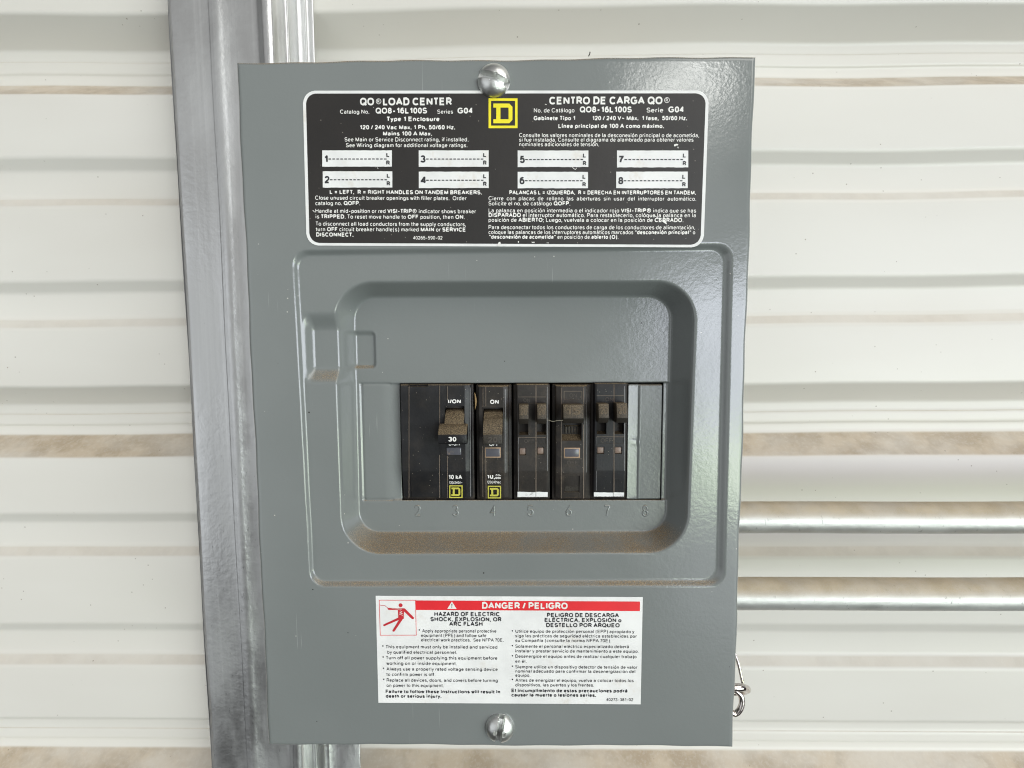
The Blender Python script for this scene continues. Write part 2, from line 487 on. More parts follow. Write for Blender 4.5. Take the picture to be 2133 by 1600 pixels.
class Print:
    """collects lettering of one colour into one mesh"""
    def __init__(self): self.co, self.f = [], []
    def line(self, text, u0, u1, v0, v1, cap, d, bold=False):
        V, Fc, Z = layout(text, bold)
        a = np.array(px(u0, v0, d)); b = np.array(px(u1, v1, d))
        um = (u0 + u1) / 2; vm = (v0 + v1) / 2
        h = abs(px(um, vm, d)[1] - px(um, vm - cap, d)[1]) / _cap * 1.05
        x0, x1 = V[:, 0].min(), V[:, 0].max()
        ex = (b - a) / (x1 - x0)
        n = sum(len(c) for c in self.co)
        up = np.array([ex[1], -ex[0]]) / np.linalg.norm(ex) * h
        P = a + (V[:, :1] - x0) * ex + V[:, 1:] * up
        dd = d - 0.010 * Z
        self.co.append(np.column_stack([P, dd]))
        self.f += [tuple(i + n for i in f) for f in Fc]
    def poly(self, pts, d):
        n = sum(len(c) for c in self.co)
        self.co.append(np.array([(*px(u, v, d), d) for u, v in pts]))
        self.f.append(tuple(n + i for i in range(len(pts))))
    def disc(self, u, v, r, d):
        self.poly([(u + r * math.cos(t), v + r * math.sin(t)) for t in np.linspace(0, 2 * math.pi, 12, endpoint=False)], d)
    def ribbon(self, pts, w, d, closed=False):
        m = [px(u, v, d) for u, v in pts]
        for i in range(len(m) - (0 if closed else 1)):
            p, q = np.array(m[i]), np.array(m[(i + 1) % len(m)])
            t = (q - p) / np.linalg.norm(q - p); nn = np.array([-t[1], t[0]]) * w / 2; t = t * w / 2
            n = sum(len(c) for c in self.co)
            dd = d - 0.006 * (i % 5)
            self.co.append(np.array([(*(p - t + nn), dd), (*(q + t + nn), dd), (*(q + t - nn), dd), (*(p - t - nn), dd)]))
            self.f.append((n, n + 1, n + 2, n + 3))
    def mesh(self, name):
        return mesh_np(name, np.concatenate(self.co), self.f)

# ------------------------------------------------------------------ materials
def material(name):
    m = bpy.data.materials.new(name); m.use_nodes = True
    nt = m.node_tree
    b = nt.nodes['Principled BSDF']
    return m, nt, b
class NT:
    def __init__(self, nt):
        self.N, self.L = nt.nodes, nt.links
        self.tc = self.N.new('ShaderNodeTexCoord')
        self.geo = self.N.new('ShaderNodeNewGeometry')
        self.pos = self.geo.outputs['Position']
    def link(self, a, b): self.L.new(a, b)
    def scale_pos(self, s):
        n = self.N.new('ShaderNodeVectorMath'); n.operation = 'MULTIPLY'
        self.L.new(self.pos, n.inputs[0]); n.inputs[1].default_value = s
        return n.outputs[0]
    def noise(self, scale, detail=3.0, vec=None, rough=0.55):
        n = self.N.new('ShaderNodeTexNoise'); n.inputs['Scale'].default_value = scale
        n.inputs['Detail'].default_value = detail; n.inputs['Roughness'].default_value = rough
        self.L.new(vec or self.pos, n.inputs['Vector'])
        return n.outputs[0]
    def voronoi(self, scale, vec=None, feature='F1', out='Distance'):
        n = self.N.new('ShaderNodeTexVoronoi'); n.feature = feature; n.inputs['Scale'].default_value = scale
        self.L.new(vec or self.pos, n.inputs['Vector'])
        return n.outputs[out]
    def ramp(self, v, a, b, lo=0.0, hi=1.0):
        n = self.N.new('ShaderNodeMapRange'); n.interpolation_type = 'SMOOTHSTEP'
        self.L.new(v, n.inputs[0])
        for i, q in enumerate((a, b, lo, hi)): n.inputs[i + 1].default_value = q
        return n.outputs[0]
    def math(self, op, a, b=None, clamp=False):
        n = self.N.new('ShaderNodeMath'); n.operation = op; n.use_clamp = clamp
        for i, v in enumerate((a, b)):
            if v is None: continue
            if isinstance(v, (int, float)): n.inputs[i].default_value = v
            else: self.L.new(v, n.inputs[i])
        return n.outputs[0]
    def mix(self, f, a, b):
        n = self.N.new('ShaderNodeMix'); n.data_type = 'RGBA'
        for s, v in ((n.inputs[0], f), (n.inputs[6], a), (n.inputs[7], b)):
            if isinstance(v, tuple): s.default_value = (*v, 1)
            elif isinstance(v, (int, float)): s.default_value = v
            else: self.L.new(v, s)
        return n.outputs[2]
    def nz(self):
        s = self.N.new('ShaderNodeSeparateXYZ'); self.L.new(self.geo.outputs['Normal'], s.inputs[0])
        return s.outputs[2]
    def pos_z(self):
        s = self.N.new('ShaderNodeSeparateXYZ'); self.L.new(self.pos, s.inputs[0])
        return s.outputs[2]
    def bump(self, h, strength, dist, b, normal=None):
        n = self.N.new('ShaderNodeBump'); n.inputs['Strength'].default_value = strength
        n.inputs['Distance'].default_value = dist
        self.L.new(h, n.inputs['Height'])
        if normal is not None: self.L.new(normal, n.inputs['Normal'])
        self.L.new(n.outputs[0], b.inputs['Normal'])
        return n.outputs[0]

DUST = (0.180, 0.125, 0.068)
DUST_PALE = (0.42, 0.315, 0.185)
def dust_colour(t, k=1.0):
    return t.mix(t.ramp(t.noise(2600, 2), 0.42, 0.66), tuple(x * k for x in DUST), tuple(x * k for x in DUST_PALE))

def paint_grey():
    m, nt, b = material('grey_enamel'); t = NT(nt)
    base = t.mix(t.ramp(t.noise(9, 4), 0.3, 0.7), (0.180, 0.194, 0.190), (0.197, 0.211, 0.207))
    # specks of dirt and pale scuffs
    sp = t.ramp(t.voronoi(95), 0.045, 0.028)
    sp = t.math('MULTIPLY', sp, t.ramp(t.noise(30, 2), 0.50, 0.56))
    base = t.mix(sp, base, (0.03, 0.028, 0.024))
    w2 = t.math('MULTIPLY', t.ramp(t.voronoi(150, vec=t.scale_pos((1, 1, 1.1))), 0.055, 0.03), t.ramp(t.noise(23, 2), 0.53, 0.60))
    base = t.mix(w2, base, (0.55, 0.53, 0.48))
    # hairline scratches in clusters
    m1 = t.N.new('ShaderNodeMapping'); m1.inputs['Rotation'].default_value = (0, 0.5, 0); m1.inputs['Scale'].default_value = (900, 1, 22)
    t.link(t.pos, m1.inputs[0])
    sc = t.math('MULTIPLY', t.ramp(t.noise(1.0, 1, vec=m1.outputs[0]), 0.70, 0.74), t.ramp(t.noise(17, 2), 0.56, 0.62))
    base = t.mix(t.math('MULTIPLY', sc, 0.35), base, (0.42, 0.42, 0.41))
    # dust lying on what faces up
    up = t.ramp(t.nz(), 0.30, 0.78)
    grain = t.ramp(t.noise(2100, 3, rough=0.7), 0.40, 0.56)
    patch = t.ramp(t.noise(34, 4, rough=0.65), 0.34, 0.58, 0.50, 1.05)
    dust = t.math('MULTIPLY', t.math('MULTIPLY', up, t.math('ADD', t.math('MULTIPLY', grain, 0.75), 0.22)), patch, True)
    col = t.mix(dust, base, dust_colour(t))
    t.link(col, b.inputs['Base Color'])
    t.link(t.math('ADD', t.math('MULTIPLY', dust, 0.5), t.ramp(t.noise(14, 3), 0.35, 0.7, 0.12, 0.24)), b.inputs['Roughness'])
    b.inputs['Specular IOR Level'].default_value = 0.75
    h = t.math('ADD', t.noise(620, 2), t.math('MULTIPLY', t.noise(130, 2), 1.2))
    n1 = t.bump(h, 0.065, 0.0007, b)
    t.bump(t.math('MULTIPLY', dust, t.noise(2600, 1)), 0.6, 0.0004, b, n1)
    return m

def plain(name, col, rough=0.5, metal=0.0, spec=0.5, dirt=None, dirt_scale=60, dirt_amt=0.5, bump=0.0):
    m, nt, b = material(name); t = NT(nt)
    c = t.mix(t.ramp(t.noise(70, 4), 0.3, 0.7), tuple(x * 0.93 for x in col), tuple(min(1, x * 1.05) for x in col))
    if dirt is not None:
        f = t.math('MULTIPLY', t.ramp(t.noise(dirt_scale, 5, rough=0.7), 0.56, 0.72), dirt_amt)
        c = t.mix(f, c, dirt)
    t.link(c, b.inputs['Base Color'])
    b.inputs['Roughness'].default_value = rough
    b.inputs['Metallic'].default_value = metal
    b.inputs['Specular IOR Level'].default_value = spec
    if bump: t.bump(t.noise(900, 3), bump, 0.0004, b)
    return m

def label_black():
    m, nt, b = material('black_label_film'); t = NT(nt)
    base = t.mix(t.ramp(t.noise(18, 5), 0.3, 0.75), (0.014, 0.012, 0.011), (0.024, 0.020, 0.018))
    sp = t.math('MULTIPLY', t.ramp(t.voronoi(330), 0.10, 0.05), t.ramp(t.noise(60, 2), 0.47, 0.55))
    base = t.mix(t.math('MULTIPLY', sp, 0.6), base, (0.30, 0.27, 0.23))
    t.link(base, b.inputs['Base Color'])
    b.inputs['Roughness'].default_value = 0.46
    t.bump(t.noise(500, 3), 0.12, 0.0005, b)
    return m

def black_plastic(name, base=(0.012, 0.012, 0.013), rough=0.34, dusty=1.0, specks=1.0):
    m, nt, b = material(name); t = NT(nt)
    c = t.mix(t.ramp(t.noise(60, 4), 0.35, 0.7), base, tuple(x * 1.7 for x in base))
    film = t.math('MULTIPLY', t.ramp(t.noise(110, 4, rough=0.7), 0.45, 0.78), 0.15 * dusty)
    c = t.mix(film, c, (0.11, 0.085, 0.06))
    up = t.math('MULTIPLY', t.ramp(t.nz(), 0.12, 0.5), min(1.0, dusty))
    grain = t.ramp(t.noise(2600, 3, rough=0.75), 0.34, 0.60, 0.40, 1.0)
    du = t.math('MULTIPLY', up, grain)
    c = t.mix(du, c, dust_colour(t, 0.62))
    sp = t.math('MULTIPLY', t.ramp(t.voronoi(520), 0.13, 0.05), t.ramp(t.noise(140, 2), 0.46, 0.58))
    c = t.mix(t.math('MULTIPLY', sp, 0.55 * specks), c, (0.40, 0.35, 0.28))
    t.link(c, b.inputs['Base Color'])
    t.link(t.math('ADD', t.math('MULTIPLY', du, 0.5), t.ramp(t.noise(90, 3), 0.3, 0.7, rough, rough + 0.12)), b.inputs['Roughness'])
    b.inputs['Specular IOR Level'].default_value = 0.32
    t.bump(t.math('ADD', t.noise(900, 2), t.math('MULTIPLY', du, 2.0)), 0.14, 0.0004, b)
    return m

def brown_film(name, base, rough=0.55, amt=0.6):
    """dusty plastic (handles): brown film with grains"""
    m, nt, b = material(name); t = NT(nt)
    g = t.ramp(t.noise(2600, 3, rough=0.7), 0.36, 0.64, 0.15, 1.0)
    up = t.math('MULTIPLY', t.ramp(t.nz(), 0.08, 0.6, amt, 1.0), t.ramp(t.nz(), -0.25, 0.02, 0.06, 1.0))
    c = t.mix(t.math('MULTIPLY', up, t.math('ADD', t.math('MULTIPLY', g, 0.7), 0.3)), base, dust_colour(t, 0.52))
    t.link(c, b.inputs['Base Color'])
    b.inputs['Roughness'].default_value = rough
    t.bump(g, 0.25, 0.0004, b)
    return m

def galvanised(name, col=(0.66, 0.665, 0.66), streak=(260, 260, 3), rough=(0.22, 0.44), dusty=False, spangle=True):
    m, nt, b = material(name); t = NT(nt)
    st = t.noise(1.0, 4, vec=t.scale_pos(streak), rough=0.6)
    pa = t.noise(20, 5, vec=t.scale_pos((1.6, 1.6, 0.7)), rough=0.65)
    c = t.mix(t.ramp(pa, 0.34, 0.66), tuple(x * 0.92 for x in col), col)
    c = t.mix(t.math('MULTIPLY', t.ramp(st, 0.45, 0.7), 0.30), c, tuple(min(1, x * 1.3) for x in col))
    # dark scuffs and hairlines running down at a slant
    sc = t.noise(1.0, 5, vec=t.scale_pos((420, 420, 150)), rough=0.7)
    c = t.mix(t.math('MULTIPLY', t.math('MULTIPLY', t.ramp(sc, 0.60, 0.72), t.ramp(t.pos_z(), ZC + 0.02, ZC - 0.10, 0.25, 1.0)), 0.6), c, (0.16, 0.16, 0.165))
    r = t.ramp(pa, 0.3, 0.7, rough[0], rough[1])
    b.inputs['Metallic'].default_value = 1.0
    if dusty:
        up = t.ramp(t.nz(), 0.02, 0.72)
        g = t.math('MULTIPLY', t.ramp(t.noise(2600, 3, rough=0.7), 0.30, 0.60, 0.72, 1.0), t.ramp(t.noise(40, 3), 0.3, 0.6, 0.7, 1.0))
        du = t.math('MULTIPLY', up, g)
        c = t.mix(du, c, t.mix(t.ramp(t.noise(90, 4), 0.3, 0.7), (0.43, 0.35, 0.235), (0.52, 0.435, 0.31)))
        t.link(t.math('SUBTRACT', 1.0, du, True), b.inputs['Metallic'])
        r = t.math('ADD', r, t.math('MULTIPLY', du, 0.4))
    t.link(c, b.inputs['Base Color']); t.link(r, b.inputs['Roughness'])
    t.bump(t.math('ADD', t.math('MULTIPLY', t.noise(300, 3), 1.0), t.math('MULTIPLY', st, 0.4)), 0.16, 0.0012, b)
    return m

def siding_paint():
    m, nt, b = material('cream_siding_paint'); t = NT(nt)
    c = t.mix(t.ramp(t.noise(6, 3, vec=t.scale_pos((0.5, 1, 2))), 0.3, 0.7), (0.635, 0.608, 0.562), (0.672, 0.648, 0.604))
    up = t.ramp(t.nz(), 0.42, 0.86)
    g = t.ramp(t.noise(420, 4, rough=0.7), 0.30, 0.55, 0.75, 1.0)
    c = t.mix(t.math('MULTIPLY', t.math('MULTIPLY', up, g), t.ramp(t.noise(14, 4, vec=t.scale_pos((1, 1, 3))), 0.32, 0.62, 0.45, 0.95)), c, t.mix(t.ramp(t.noise(60, 3), 0.35, 0.65), (0.36, 0.27, 0.17), (0.52, 0.42, 0.30)))
    sp = t.math('MULTIPLY', t.ramp(t.voronoi(120), 0.075, 0.04), t.ramp(t.noise(25, 3), 0.46, 0.58))
    c = t.mix(t.math('MULTIPLY', sp, 0.6), c, (0.18, 0.14, 0.10))
    t.link(c, b.inputs['Base Color'])
    b.inputs['Roughness'].default_value = 0.42
    t.bump(t.noise(220, 2), 0.05, 0.0006, b)
    return m

M_PAINT = paint_grey()
M_LABEL = label_black()
M_WHITE = plain('white_label_stock', (0.78, 0.775, 0.765), 0.38, dirt=(0.50, 0.38, 0.24), dirt_scale=45, dirt_amt=0.30)
M_INKW = plain('white_ink', (0.80, 0.785, 0.75), 0.45)
M_INKB = plain('black_ink', (0.022, 0.022, 0.026), 0.45)
M_RED = plain('red_ink', (0.72, 0.022, 0.030), 0.42)
M_DRED = plain('dark_red_ink', (0.52, 0.022, 0.032), 0.45)
M_YEL = plain('yellow_ink', (0.86, 0.74, 0.02), 0.42)
M_YEL2 = plain('faded_yellow_ink', (0.50, 0.47, 0.06), 0.5, dirt=(0.12, 0.10, 0.04), dirt_scale=300, dirt_amt=0.6)
M_BLK = black_plastic('black_breaker_plastic', dusty=0.7)
M_BLKD = black_plastic('dusty_breaker_plastic', base=(0.021, 0.018, 0.016), dusty=2.4, rough=0.38)
M_HAND = brown_film('dusty_handle_plastic', (0.014, 0.012, 0.010), 0.55, 0.15)
M_HANDB = brown_film('brown_caked_handle', (0.020, 0.016, 0.012), 0.55, 0.26)
M_HBLK = black_plastic('handle_black_plastic', base=(0.008, 0.008, 0.009), rough=0.30, dusty=0.9, specks=0.3)
M_EMB = plain('raised_dusty_lettering', (0.055, 0.045, 0.036), 0.6)
M_EMBH = plain('raised_handle_lettering', (0.125, 0.092, 0.056), 0.7)
M_WIN = plain('smoky_clear_window', (0.095, 0.095, 0.110), 0.16, dirt=(0.30, 0.21, 0.14), dirt_scale=220, dirt_amt=0.5)
M_WIND = plain('dusty_pink_window', (0.21, 0.15, 0.12), 0.4, dirt=(0.10, 0.06, 0.04), dirt_scale=300, dirt_amt=0.7)
M_WFRAME = plain('tan_dirt_line', (0.38, 0.26, 0.17), 0.7)
M_STRIP = plain('white_marker_strip', (0.78, 0.78, 0.78), 0.4, dirt=(0.05, 0.045, 0.04), dirt_scale=160, dirt_amt=0.85)
M_ZINC = galvanised('zinc_screw', (0.74, 0.75, 0.73), (200, 200, 200), (0.28, 0.46))
M_GALV = galvanised('galvanised_post_steel', rough=(0.30, 0.50))
M_PIPE = galvanised('galvanised_conduit', (0.62, 0.62, 0.61), (3, 300, 300), (0.50, 0.62), dusty=True)
M_CHROME = galvanised('nickel_wire', (0.60, 0.55, 0.52), (60, 60, 60), (0.08, 0.2), spangle=False)
M_SIDE = siding_paint()
M_SEAM = plain('seam_dust', (0.27, 0.21, 0.16), 0.7)
M_EDGE = plain('worn_edge', (0.24, 0.235, 0.24), 0.4)
M_THREAD = plain('cobweb_thread', (0.40, 0.36, 0.28), 0.6)

# ================================================================== THE WALL
D_WALL = 112.0
GROOVES = [px(1600, v, D_WALL + 12)[1] for v in (118, 870, 1545)]
PITCH = (GROOVES[2] - GROOVES[0]) / 2
def siding_profile():
    """(y, d) polyline down the wall: the inside of ribbed steel siding - major grooves with two shallow ones between"""
    out = []
    DEEP, SL, FL = 18.0, 14.0, 22.0
    y = GROOVES[1] - 3 * PITCH
    r = []
    def trap(c, half, slope, deep):
        return [(c - half - slope, 0.0), (c - half, deep), (c + half, deep), (c + half + slope, 0.0)]
    for k in range(7):
        c = y + k * PITCH
        r += [(c - FL / 2 - SL, 0.0), (c - FL / 2, DEEP), (c - 4.5, DEEP), (c - 3.0, DEEP - 1.3), (c + 3.5, DEEP - 1.3), (c + 5.0, DEEP), (c + FL / 2, DEEP), (c + FL / 2 + SL, 0.0)]
        for f in (1 / 3, 2 / 3):
            r += trap(c + PITCH * f, 8.5, 7.5, 5.6)
    # round the bends
    P = [np.array(p) for p in r]
    out = [P[0]]
    for i in range(1, len(P) - 1):
        a, b, c = P[i - 1], P[i], P[i + 1]
        ra = min(2.0, np.linalg.norm(a - b) * 0.4); rc = min(2.0, np.linalg.norm(c - b) * 0.4)
        p0 = b + (a - b) / np.linalg.norm(a - b) * ra; p2 = b + (c - b) / np.linalg.norm(c - b) * rc
        for t in np.linspace(0, 1, 6):
            out.append((1 - t) ** 2 * p0 + 2 * t * (1 - t) * b + t * t * p2)
    out.append(P[-1])
    return np.array(out)
prof = siding_profile()
xs = np.linspace(-560, 620, 60)
Xg, Yg = np.meshgrid(xs, prof[:, 0]); Dg = np.repeat(prof[:, 1:2], len(xs), 1) + D_WALL
wv = np.sin(Xg * 0.013 + Yg * 0.011) * 0.5 + np.sin(Xg * 0.041 - Yg * 0.017 + 1.3) * 0.25
me = grid_mesh('siding_wall', Xg, Yg + wv, Dg + wv, smooth=180)
siding = obj('siding_wall', me, M_SIDE)
tag(siding, 'cream painted ribbed metal siding wall behind the grey panel, dust on its ledges', 'wall')
siding.modifiers.new('sheet_thickness', 'SOLIDIFY').thickness = 0.0006

# ================================================================== GALVANISED POST
def post():
    D = 88.0
    root = thing('galvanized_post', 'galvanized steel post standing left of the grey panel, scuffed and shiny', 'post', W(-165, 620, D_WALL))
    # hat-shaped section across x: (x, d)
    sec = [(-214, 111), (-203, 111), (-201.5, 110), (-200, 92), (-198, 89), (-195, 88), (-177, 88), (-174, 87.5), (-171, 86.9), (-168.5, 87.0),
           (-165.5, 87.7), (-161, 88.2), (-150, 88.2), (-146, 88.0), (-143.5, 86.5), (-141, 84.6), (-138.3, 84.3), (-136, 85.4), (-135, 88),
           (-134.4, 94), (-134.0, 98), (-133.0, 99.2), (-132.0, 99.0), (-131.4, 104), (-130.8, 108.5), (-129, 110.2), (-126.5, 110.4), (-125.5, 109.2), (-124.5, 110.6), (-121.5, 110.9), (-120.8, 111.4)]
    P = np.array(sec)
    fine = np.array(catmull(P, 5))
    ys = np.linspace(-560, 620, 180)
    Xg, Yg = np.meshgrid(fine[:, 0], ys)
    Dg = np.repeat(fine[None, :, 1], len(ys), 0)
    wob = 0.35 * np.sin(Yg * 0.018 + Xg * 0.05) + 0.2 * np.sin(Yg * 0.047 + 1.0 + Xg * 0.11)
    me = grid_mesh('web', Xg + wob * 0.6, Yg, Dg + wob * 0.25, smooth=180)
    w = obj('web', me, M_GALV, root)
    w.modifiers.new('sheet_thickness', 'SOLIDIFY').thickness = 0.0006
    # short galvanised strap lapped on the flange near the foot
    bm = bmesh.new()
    add_box(bm, -125.8, -103.5, 212, 600, 105.2, 107.0, 0.7)
    me = bm_mesh('strap', bm, 40)
    obj('strap', me, M_GALV, root)
post()

# ================================================================== CONDUITS
def conduit(v0, v1, label):
    d = 58.0
    a, b = px(1600, v0, d), px(1600, v1, d)
    r = (b[1] - a[1]) / 2 * 0.985; yc = (a[1] + b[1]) / 2
    root = thing('conduit', label, 'conduit', W(108, yc, d), 'metal conduits entering the panel side')
    pts = [(x, yc + 0.15 * math.sin(x * 0.03), d) for x in np.linspace(124, 640, 40)]
    obj('pipe', tube('pipe', pts, r, 40, 1), M_PIPE, root)
    # threaded hub and lock nut where the pipe goes into the box
    obj('connector', tube('connector', [(108, yc, d), (109.5, yc, d), (123, yc, d), (124.5, yc, d)], r + 2.2, 32, 1), M_PIPE, root)
conduit(1046, 1110, 'upper silver conduit pipe with brown dust on top, right of the panel')
conduit(1205, 1268, 'lower silver conduit pipe with brown dust on top, right of the panel')

# ================================================================== THE PANEL
PB = W(0, 159, 45)
panel = thing('breaker_panel', 'grey metal electrical breaker panel with stickers, mounted on the wall', 'electrical panel', PB)
HW, HH = 113.0, 318.17 / 2
FLOOR = 15.5
STEP = 2.2
RIM = STEP
# --- box behind the cover
bm = bmesh.new()
add_box(bm, -HW + 5, HW - 5, -HH + 5, HH - 5, 7.0, 100.0, 1.5, 3)
bmesh.ops.delete(bm, geom=[f for f in bm.faces if all(abs(v.co.y - 7.0 * K) < 1e-6 for v in f.verts)], context='FACES')
obj('enclosure', bm_mesh('enclosure', bm, 40), M_PAINT, panel)

# --- cover as one pressed sheet
def sdf_quad(X, Y, L, T, R, B, r):
    """L, R: x as (at y0, at y1) pairs ((y, x), (y, x)); T, B: ((x, y), (x, y)).  Rounded, negative inside."""
    def lin(p, t): (a, va), (b, vb) = p; return va + (t - a) * (vb - va) / (b - a)
    qx = np.maximum(lin(L, Y) - X, X - lin(R, Y)) + r
    qy = np.maximum(lin(T, X) - Y, Y - lin(B, X)) + r
    return np.minimum(np.maximum(qx, qy), 0) + np.hypot(np.maximum(qx, 0), np.maximum(qy, 0)) - r
def V_(u0, v0, u1, v1, d):
    a, b = px(u0, v0, d), px(u1, v1, d); return ((a[1], a[0]), (b[1], b[0]))
def H_(u0, v0, u1, v1, d):
    a, b = px(u0, v0, d), px(u1, v1, d); return ((a[0], a[1]), (b[0], b[1]))
def soft(t, r=0.25):
    """ramp 0..1 with rounded ends"""
    t = np.clip(t, 0, 1); h = 1 / (1 - r)
    return np.where(t < r, h * t * t / (2 * r), np.where(t > 1 - r, 1 - h * (1 - t) ** 2 / (2 * r), h * (t - r / 2)))
def sstep(x, a, b):
    t = np.clip((x - a) / (b - a), 0, 1); return t * t * (3 - 2 * t)

o_tl, o_tr = px(832, 799, FLOOR), px(1382, 798, FLOOR)
o_bl, o_br = px(836, 1042, FLOOR), px(1380, 1042, FLOOR)
OX0, OX1 = (o_tl[0] + o_bl[0]) / 2, (o_tr[0] + o_br[0]) / 2
OY0, OY1 = (o_tl[1] + o_tr[1]) / 2, (o_bl[1] + o_br[1]) / 2

def cover_depth(X, Y):
    # shallow outer step
    so = sdf_quad(X, Y, V_(611, 600, 645, 1180, 0), H_(640, 519, 1480, 506, 0), V_(1527, 560, 1512, 1180, 0), H_(660, 1224, 1480, 1223, 0), 7.0)
    si = sdf_quad(X, Y, V_(625, 600, 652, 1180, STEP), H_(640, 534, 1480, 522, STEP), V_(1506, 560, 1491, 1180, STEP), H_(660, 1208, 1480, 1206, STEP), 6.0)
    D = STEP * soft(-so / (-so + np.maximum(si, 0) + 1e-9), 0.35)
    D = np.where(so > 0, 0, D)
    # main recess
    mo = sdf_quad(X, Y, V_(695, 700, 710, 1090, RIM), H_(760, 585, 1380, 583, RIM), V_(1450, 700, 1437, 1050, RIM), H_(760, 1156, 1380, 1154, RIM), 19.0)
    mi = sdf_quad(X, Y, V_(741, 700, 749, 1060, FLOOR), H_(790, 621, 1350, 620, FLOOR), V_(1394, 700, 1386, 1060, FLOOR), H_(790, 1106, 1350, 1105, FLOOR), 10.0)
    t = -mo / (-mo + np.maximum(mi, 0) + 1e-9)
    t = np.where(mo > 0, 0, t)
    # finger notch across the left rim
    p0, p1 = px(629, 700, RIM), px(651, 700, RIM + 3)
    nx = sstep(X, p0[0], p1[0] + 0.8)
    y0, y1, y2, y3 = (px(670, v, RIM)[1] for v in (648, 690, 764, 802))
    ny = sstep(Y, y0, y1) * (1 - sstep(Y, y2, y3)) * (X < 0)
    rimd = np.where(so > 0, 0, D) + 4.2 * nx * ny * (si < 0)
    main = soft(t, 0.20)
    D = rimd + (FLOOR - rimd) * main
    # shallow pocket in the floor beside the notch
    a, b, c, d_ = px(738, 688, FLOOR), px(784, 688, FLOOR), px(784, 770, FLOOR), None
    qx = X - b[0]; qy = np.maximum(a[1] - Y, Y - c[1])
    r = 3.0
    sp = np.minimum(np.maximum(qx + r, qy + r), 0) + np.hypot(np.maximum(qx + r, 0), np.maximum(qy + r, 0)) - r
    D = D + 2.0 * soft(np.clip(-sp / 2.6, 0, 1), 0.35) * main * sstep(X, px(728, 700, FLOOR)[0] - 3, px(742, 700, FLOOR)[0] - 2)
    # knock-out for the first space: scored outline, right part dished towards the opening
    k0, k1 = px(752, 800, FLOOR), px(820, 1041, FLOOR)
    def line(v, c, w, h): return h * np.exp(-((v - c) / w) ** 2)
    iny = (Y > k0[1] - 0.3) & (Y < k1[1] + 0.3); inx = (X > k0[0] - 0.3) & (X < OX0)
    fl = main > 0.999
    D = D + np.where(fl & iny, line(X, k0[0], 0.45, 0.7), 0) + np.where(fl & inx & (X < k1[0]), line(Y, k0[1], 0.4, 0.6) + line(Y, k1[1], 0.5, 0.7), 0)
    xr = px(798, 900, FLOOR)[0]
    D = D + np.where(fl & iny & (X > xr), 1.25 * sstep(X, xr, OX0), 0)
    # gentle oil-canning of the sheet
    D = D + 0.10 * np.sin(X * 0.031 + 0.6) * np.sin(Y * 0.023 - 0.4)
    return D

def edge_axis(h, step, extra):
    """positions along one axis with the drop behind the face: flange, rolled edge, flat, rolled edge, flange"""
    R = 2.3
    ang = np.linspace(0, math.pi / 2, 8)
    left = [(-h, 13.0), (-h, 8.0)] + [(-h + R - R * math.cos(a), R - R * math.sin(a)) for a in ang]
    mid = list(np.arange(-h + R + step, h - R - step / 2, step))
    mid = sorted(set([round(m, 4) for m in mid] + [round(e, 4) for e in extra]))
    # drop grid lines that crowd the inserted ones
    keep = []
    for m in mid:
        if any(abs(m - e) < step * 0.45 and abs(m - round(e, 4)) > 1e-6 for e in extra): continue
        keep.append(m)
    return left + [(m, 0.0) for m in keep] + [(-p, q) for p, q in left[::-1]]
ax = edge_axis(HW, 0.5, [OX0, OX1]); ay = edge_axis(HH, 0.5, [OY0, OY1])
ax, ay = np.array(ax), np.array(ay)
Xg, Yg = np.meshgrid(ax[:, 0], ay[:, 0])
Dg = cover_depth(Xg, Yg) + np.maximum(*np.meshgrid(ax[:, 1], ay[:, 1]))
# slightly wavy sheared edge
edge = np.clip((np.abs(Xg) - (HW - 6)) / 6, 0, 1); edgy = np.clip((np.abs(Yg) - (HH - 6)) / 6, 0, 1)
Xg2 = Xg + edge * 0.22 * np.sin(Yg * 0.07 + 0.5) + edge * 0.12 * np.sin(Yg * 0.21)
Yg2 = Yg + edgy * 0.25 * np.sin(Xg * 0.06 + 1.0) + edgy * 0.14 * np.sin(Xg * 0.23)
cx_, cy_ = (Xg[:-1, :-1] + Xg[1:, 1:]) / 2, (Yg[:-1, :-1] + Yg[1:, 1:]) / 2
keep = ~((cx_ > OX0) & (cx_ < OX1) & (cy_ > OY0) & (cy_ < OY1))
me = grid_mesh('cover', Xg2, Yg2, Dg, keep, 180)
cover = obj('cover', me, M_PAINT, panel)
sol = cover.modifiers.new('sheet_thickness', 'SOLIDIFY'); sol.thickness = 0.0009; sol.offset = -1

# --- stamped position numbers (raised strokes in the same paint)
def digit_paths(c):
    def arc(cx, cy, rx, ry, a0, a1, n=14):
        return [(cx + rx * math.cos(math.radians(a)), cy + ry * math.sin(math.radians(a))) for a in np.linspace(a0, a1, n)]
    return {
        '2': [arc(0, -0.5, 0.55, 0.5, 190, 370) + [(0.35, 0.15), (-0.55, 1.0)], [(-0.55, 1.0), (0.6, 1.0)]],
        '3': [arc(-0.02, -0.5, 0.5, 0.5, 200, 440), arc(-0.02, 0.45, 0.6, 0.55, -85, 160)],
        '4': [[(0.25, 1.0), (0.25, -1.0), (-0.6, 0.4), (0.65, 0.4)]],
        '5': [[(0.5, -1.0), (-0.4, -1.0), (-0.48, -0.1)], arc(-0.02, 0.38, 0.6, 0.62, 220, 520)],
        '6': [[(0.35, -1.0), (-0.3, -0.2), (-0.52, 0.2)] + arc(0, 0.42, 0.56, 0.58, 190, 545)],
        '7': [[(-0.58, -1.0), (0.55, -1.0), (0.1, 0.0), (-0.15, 1.0)]],
        '8': [arc(0, -0.5, 0.46, 0.48, 90, 450, 20), arc(0, 0.5, 0.58, 0.52, -90, 270, 22)],
    }[c]
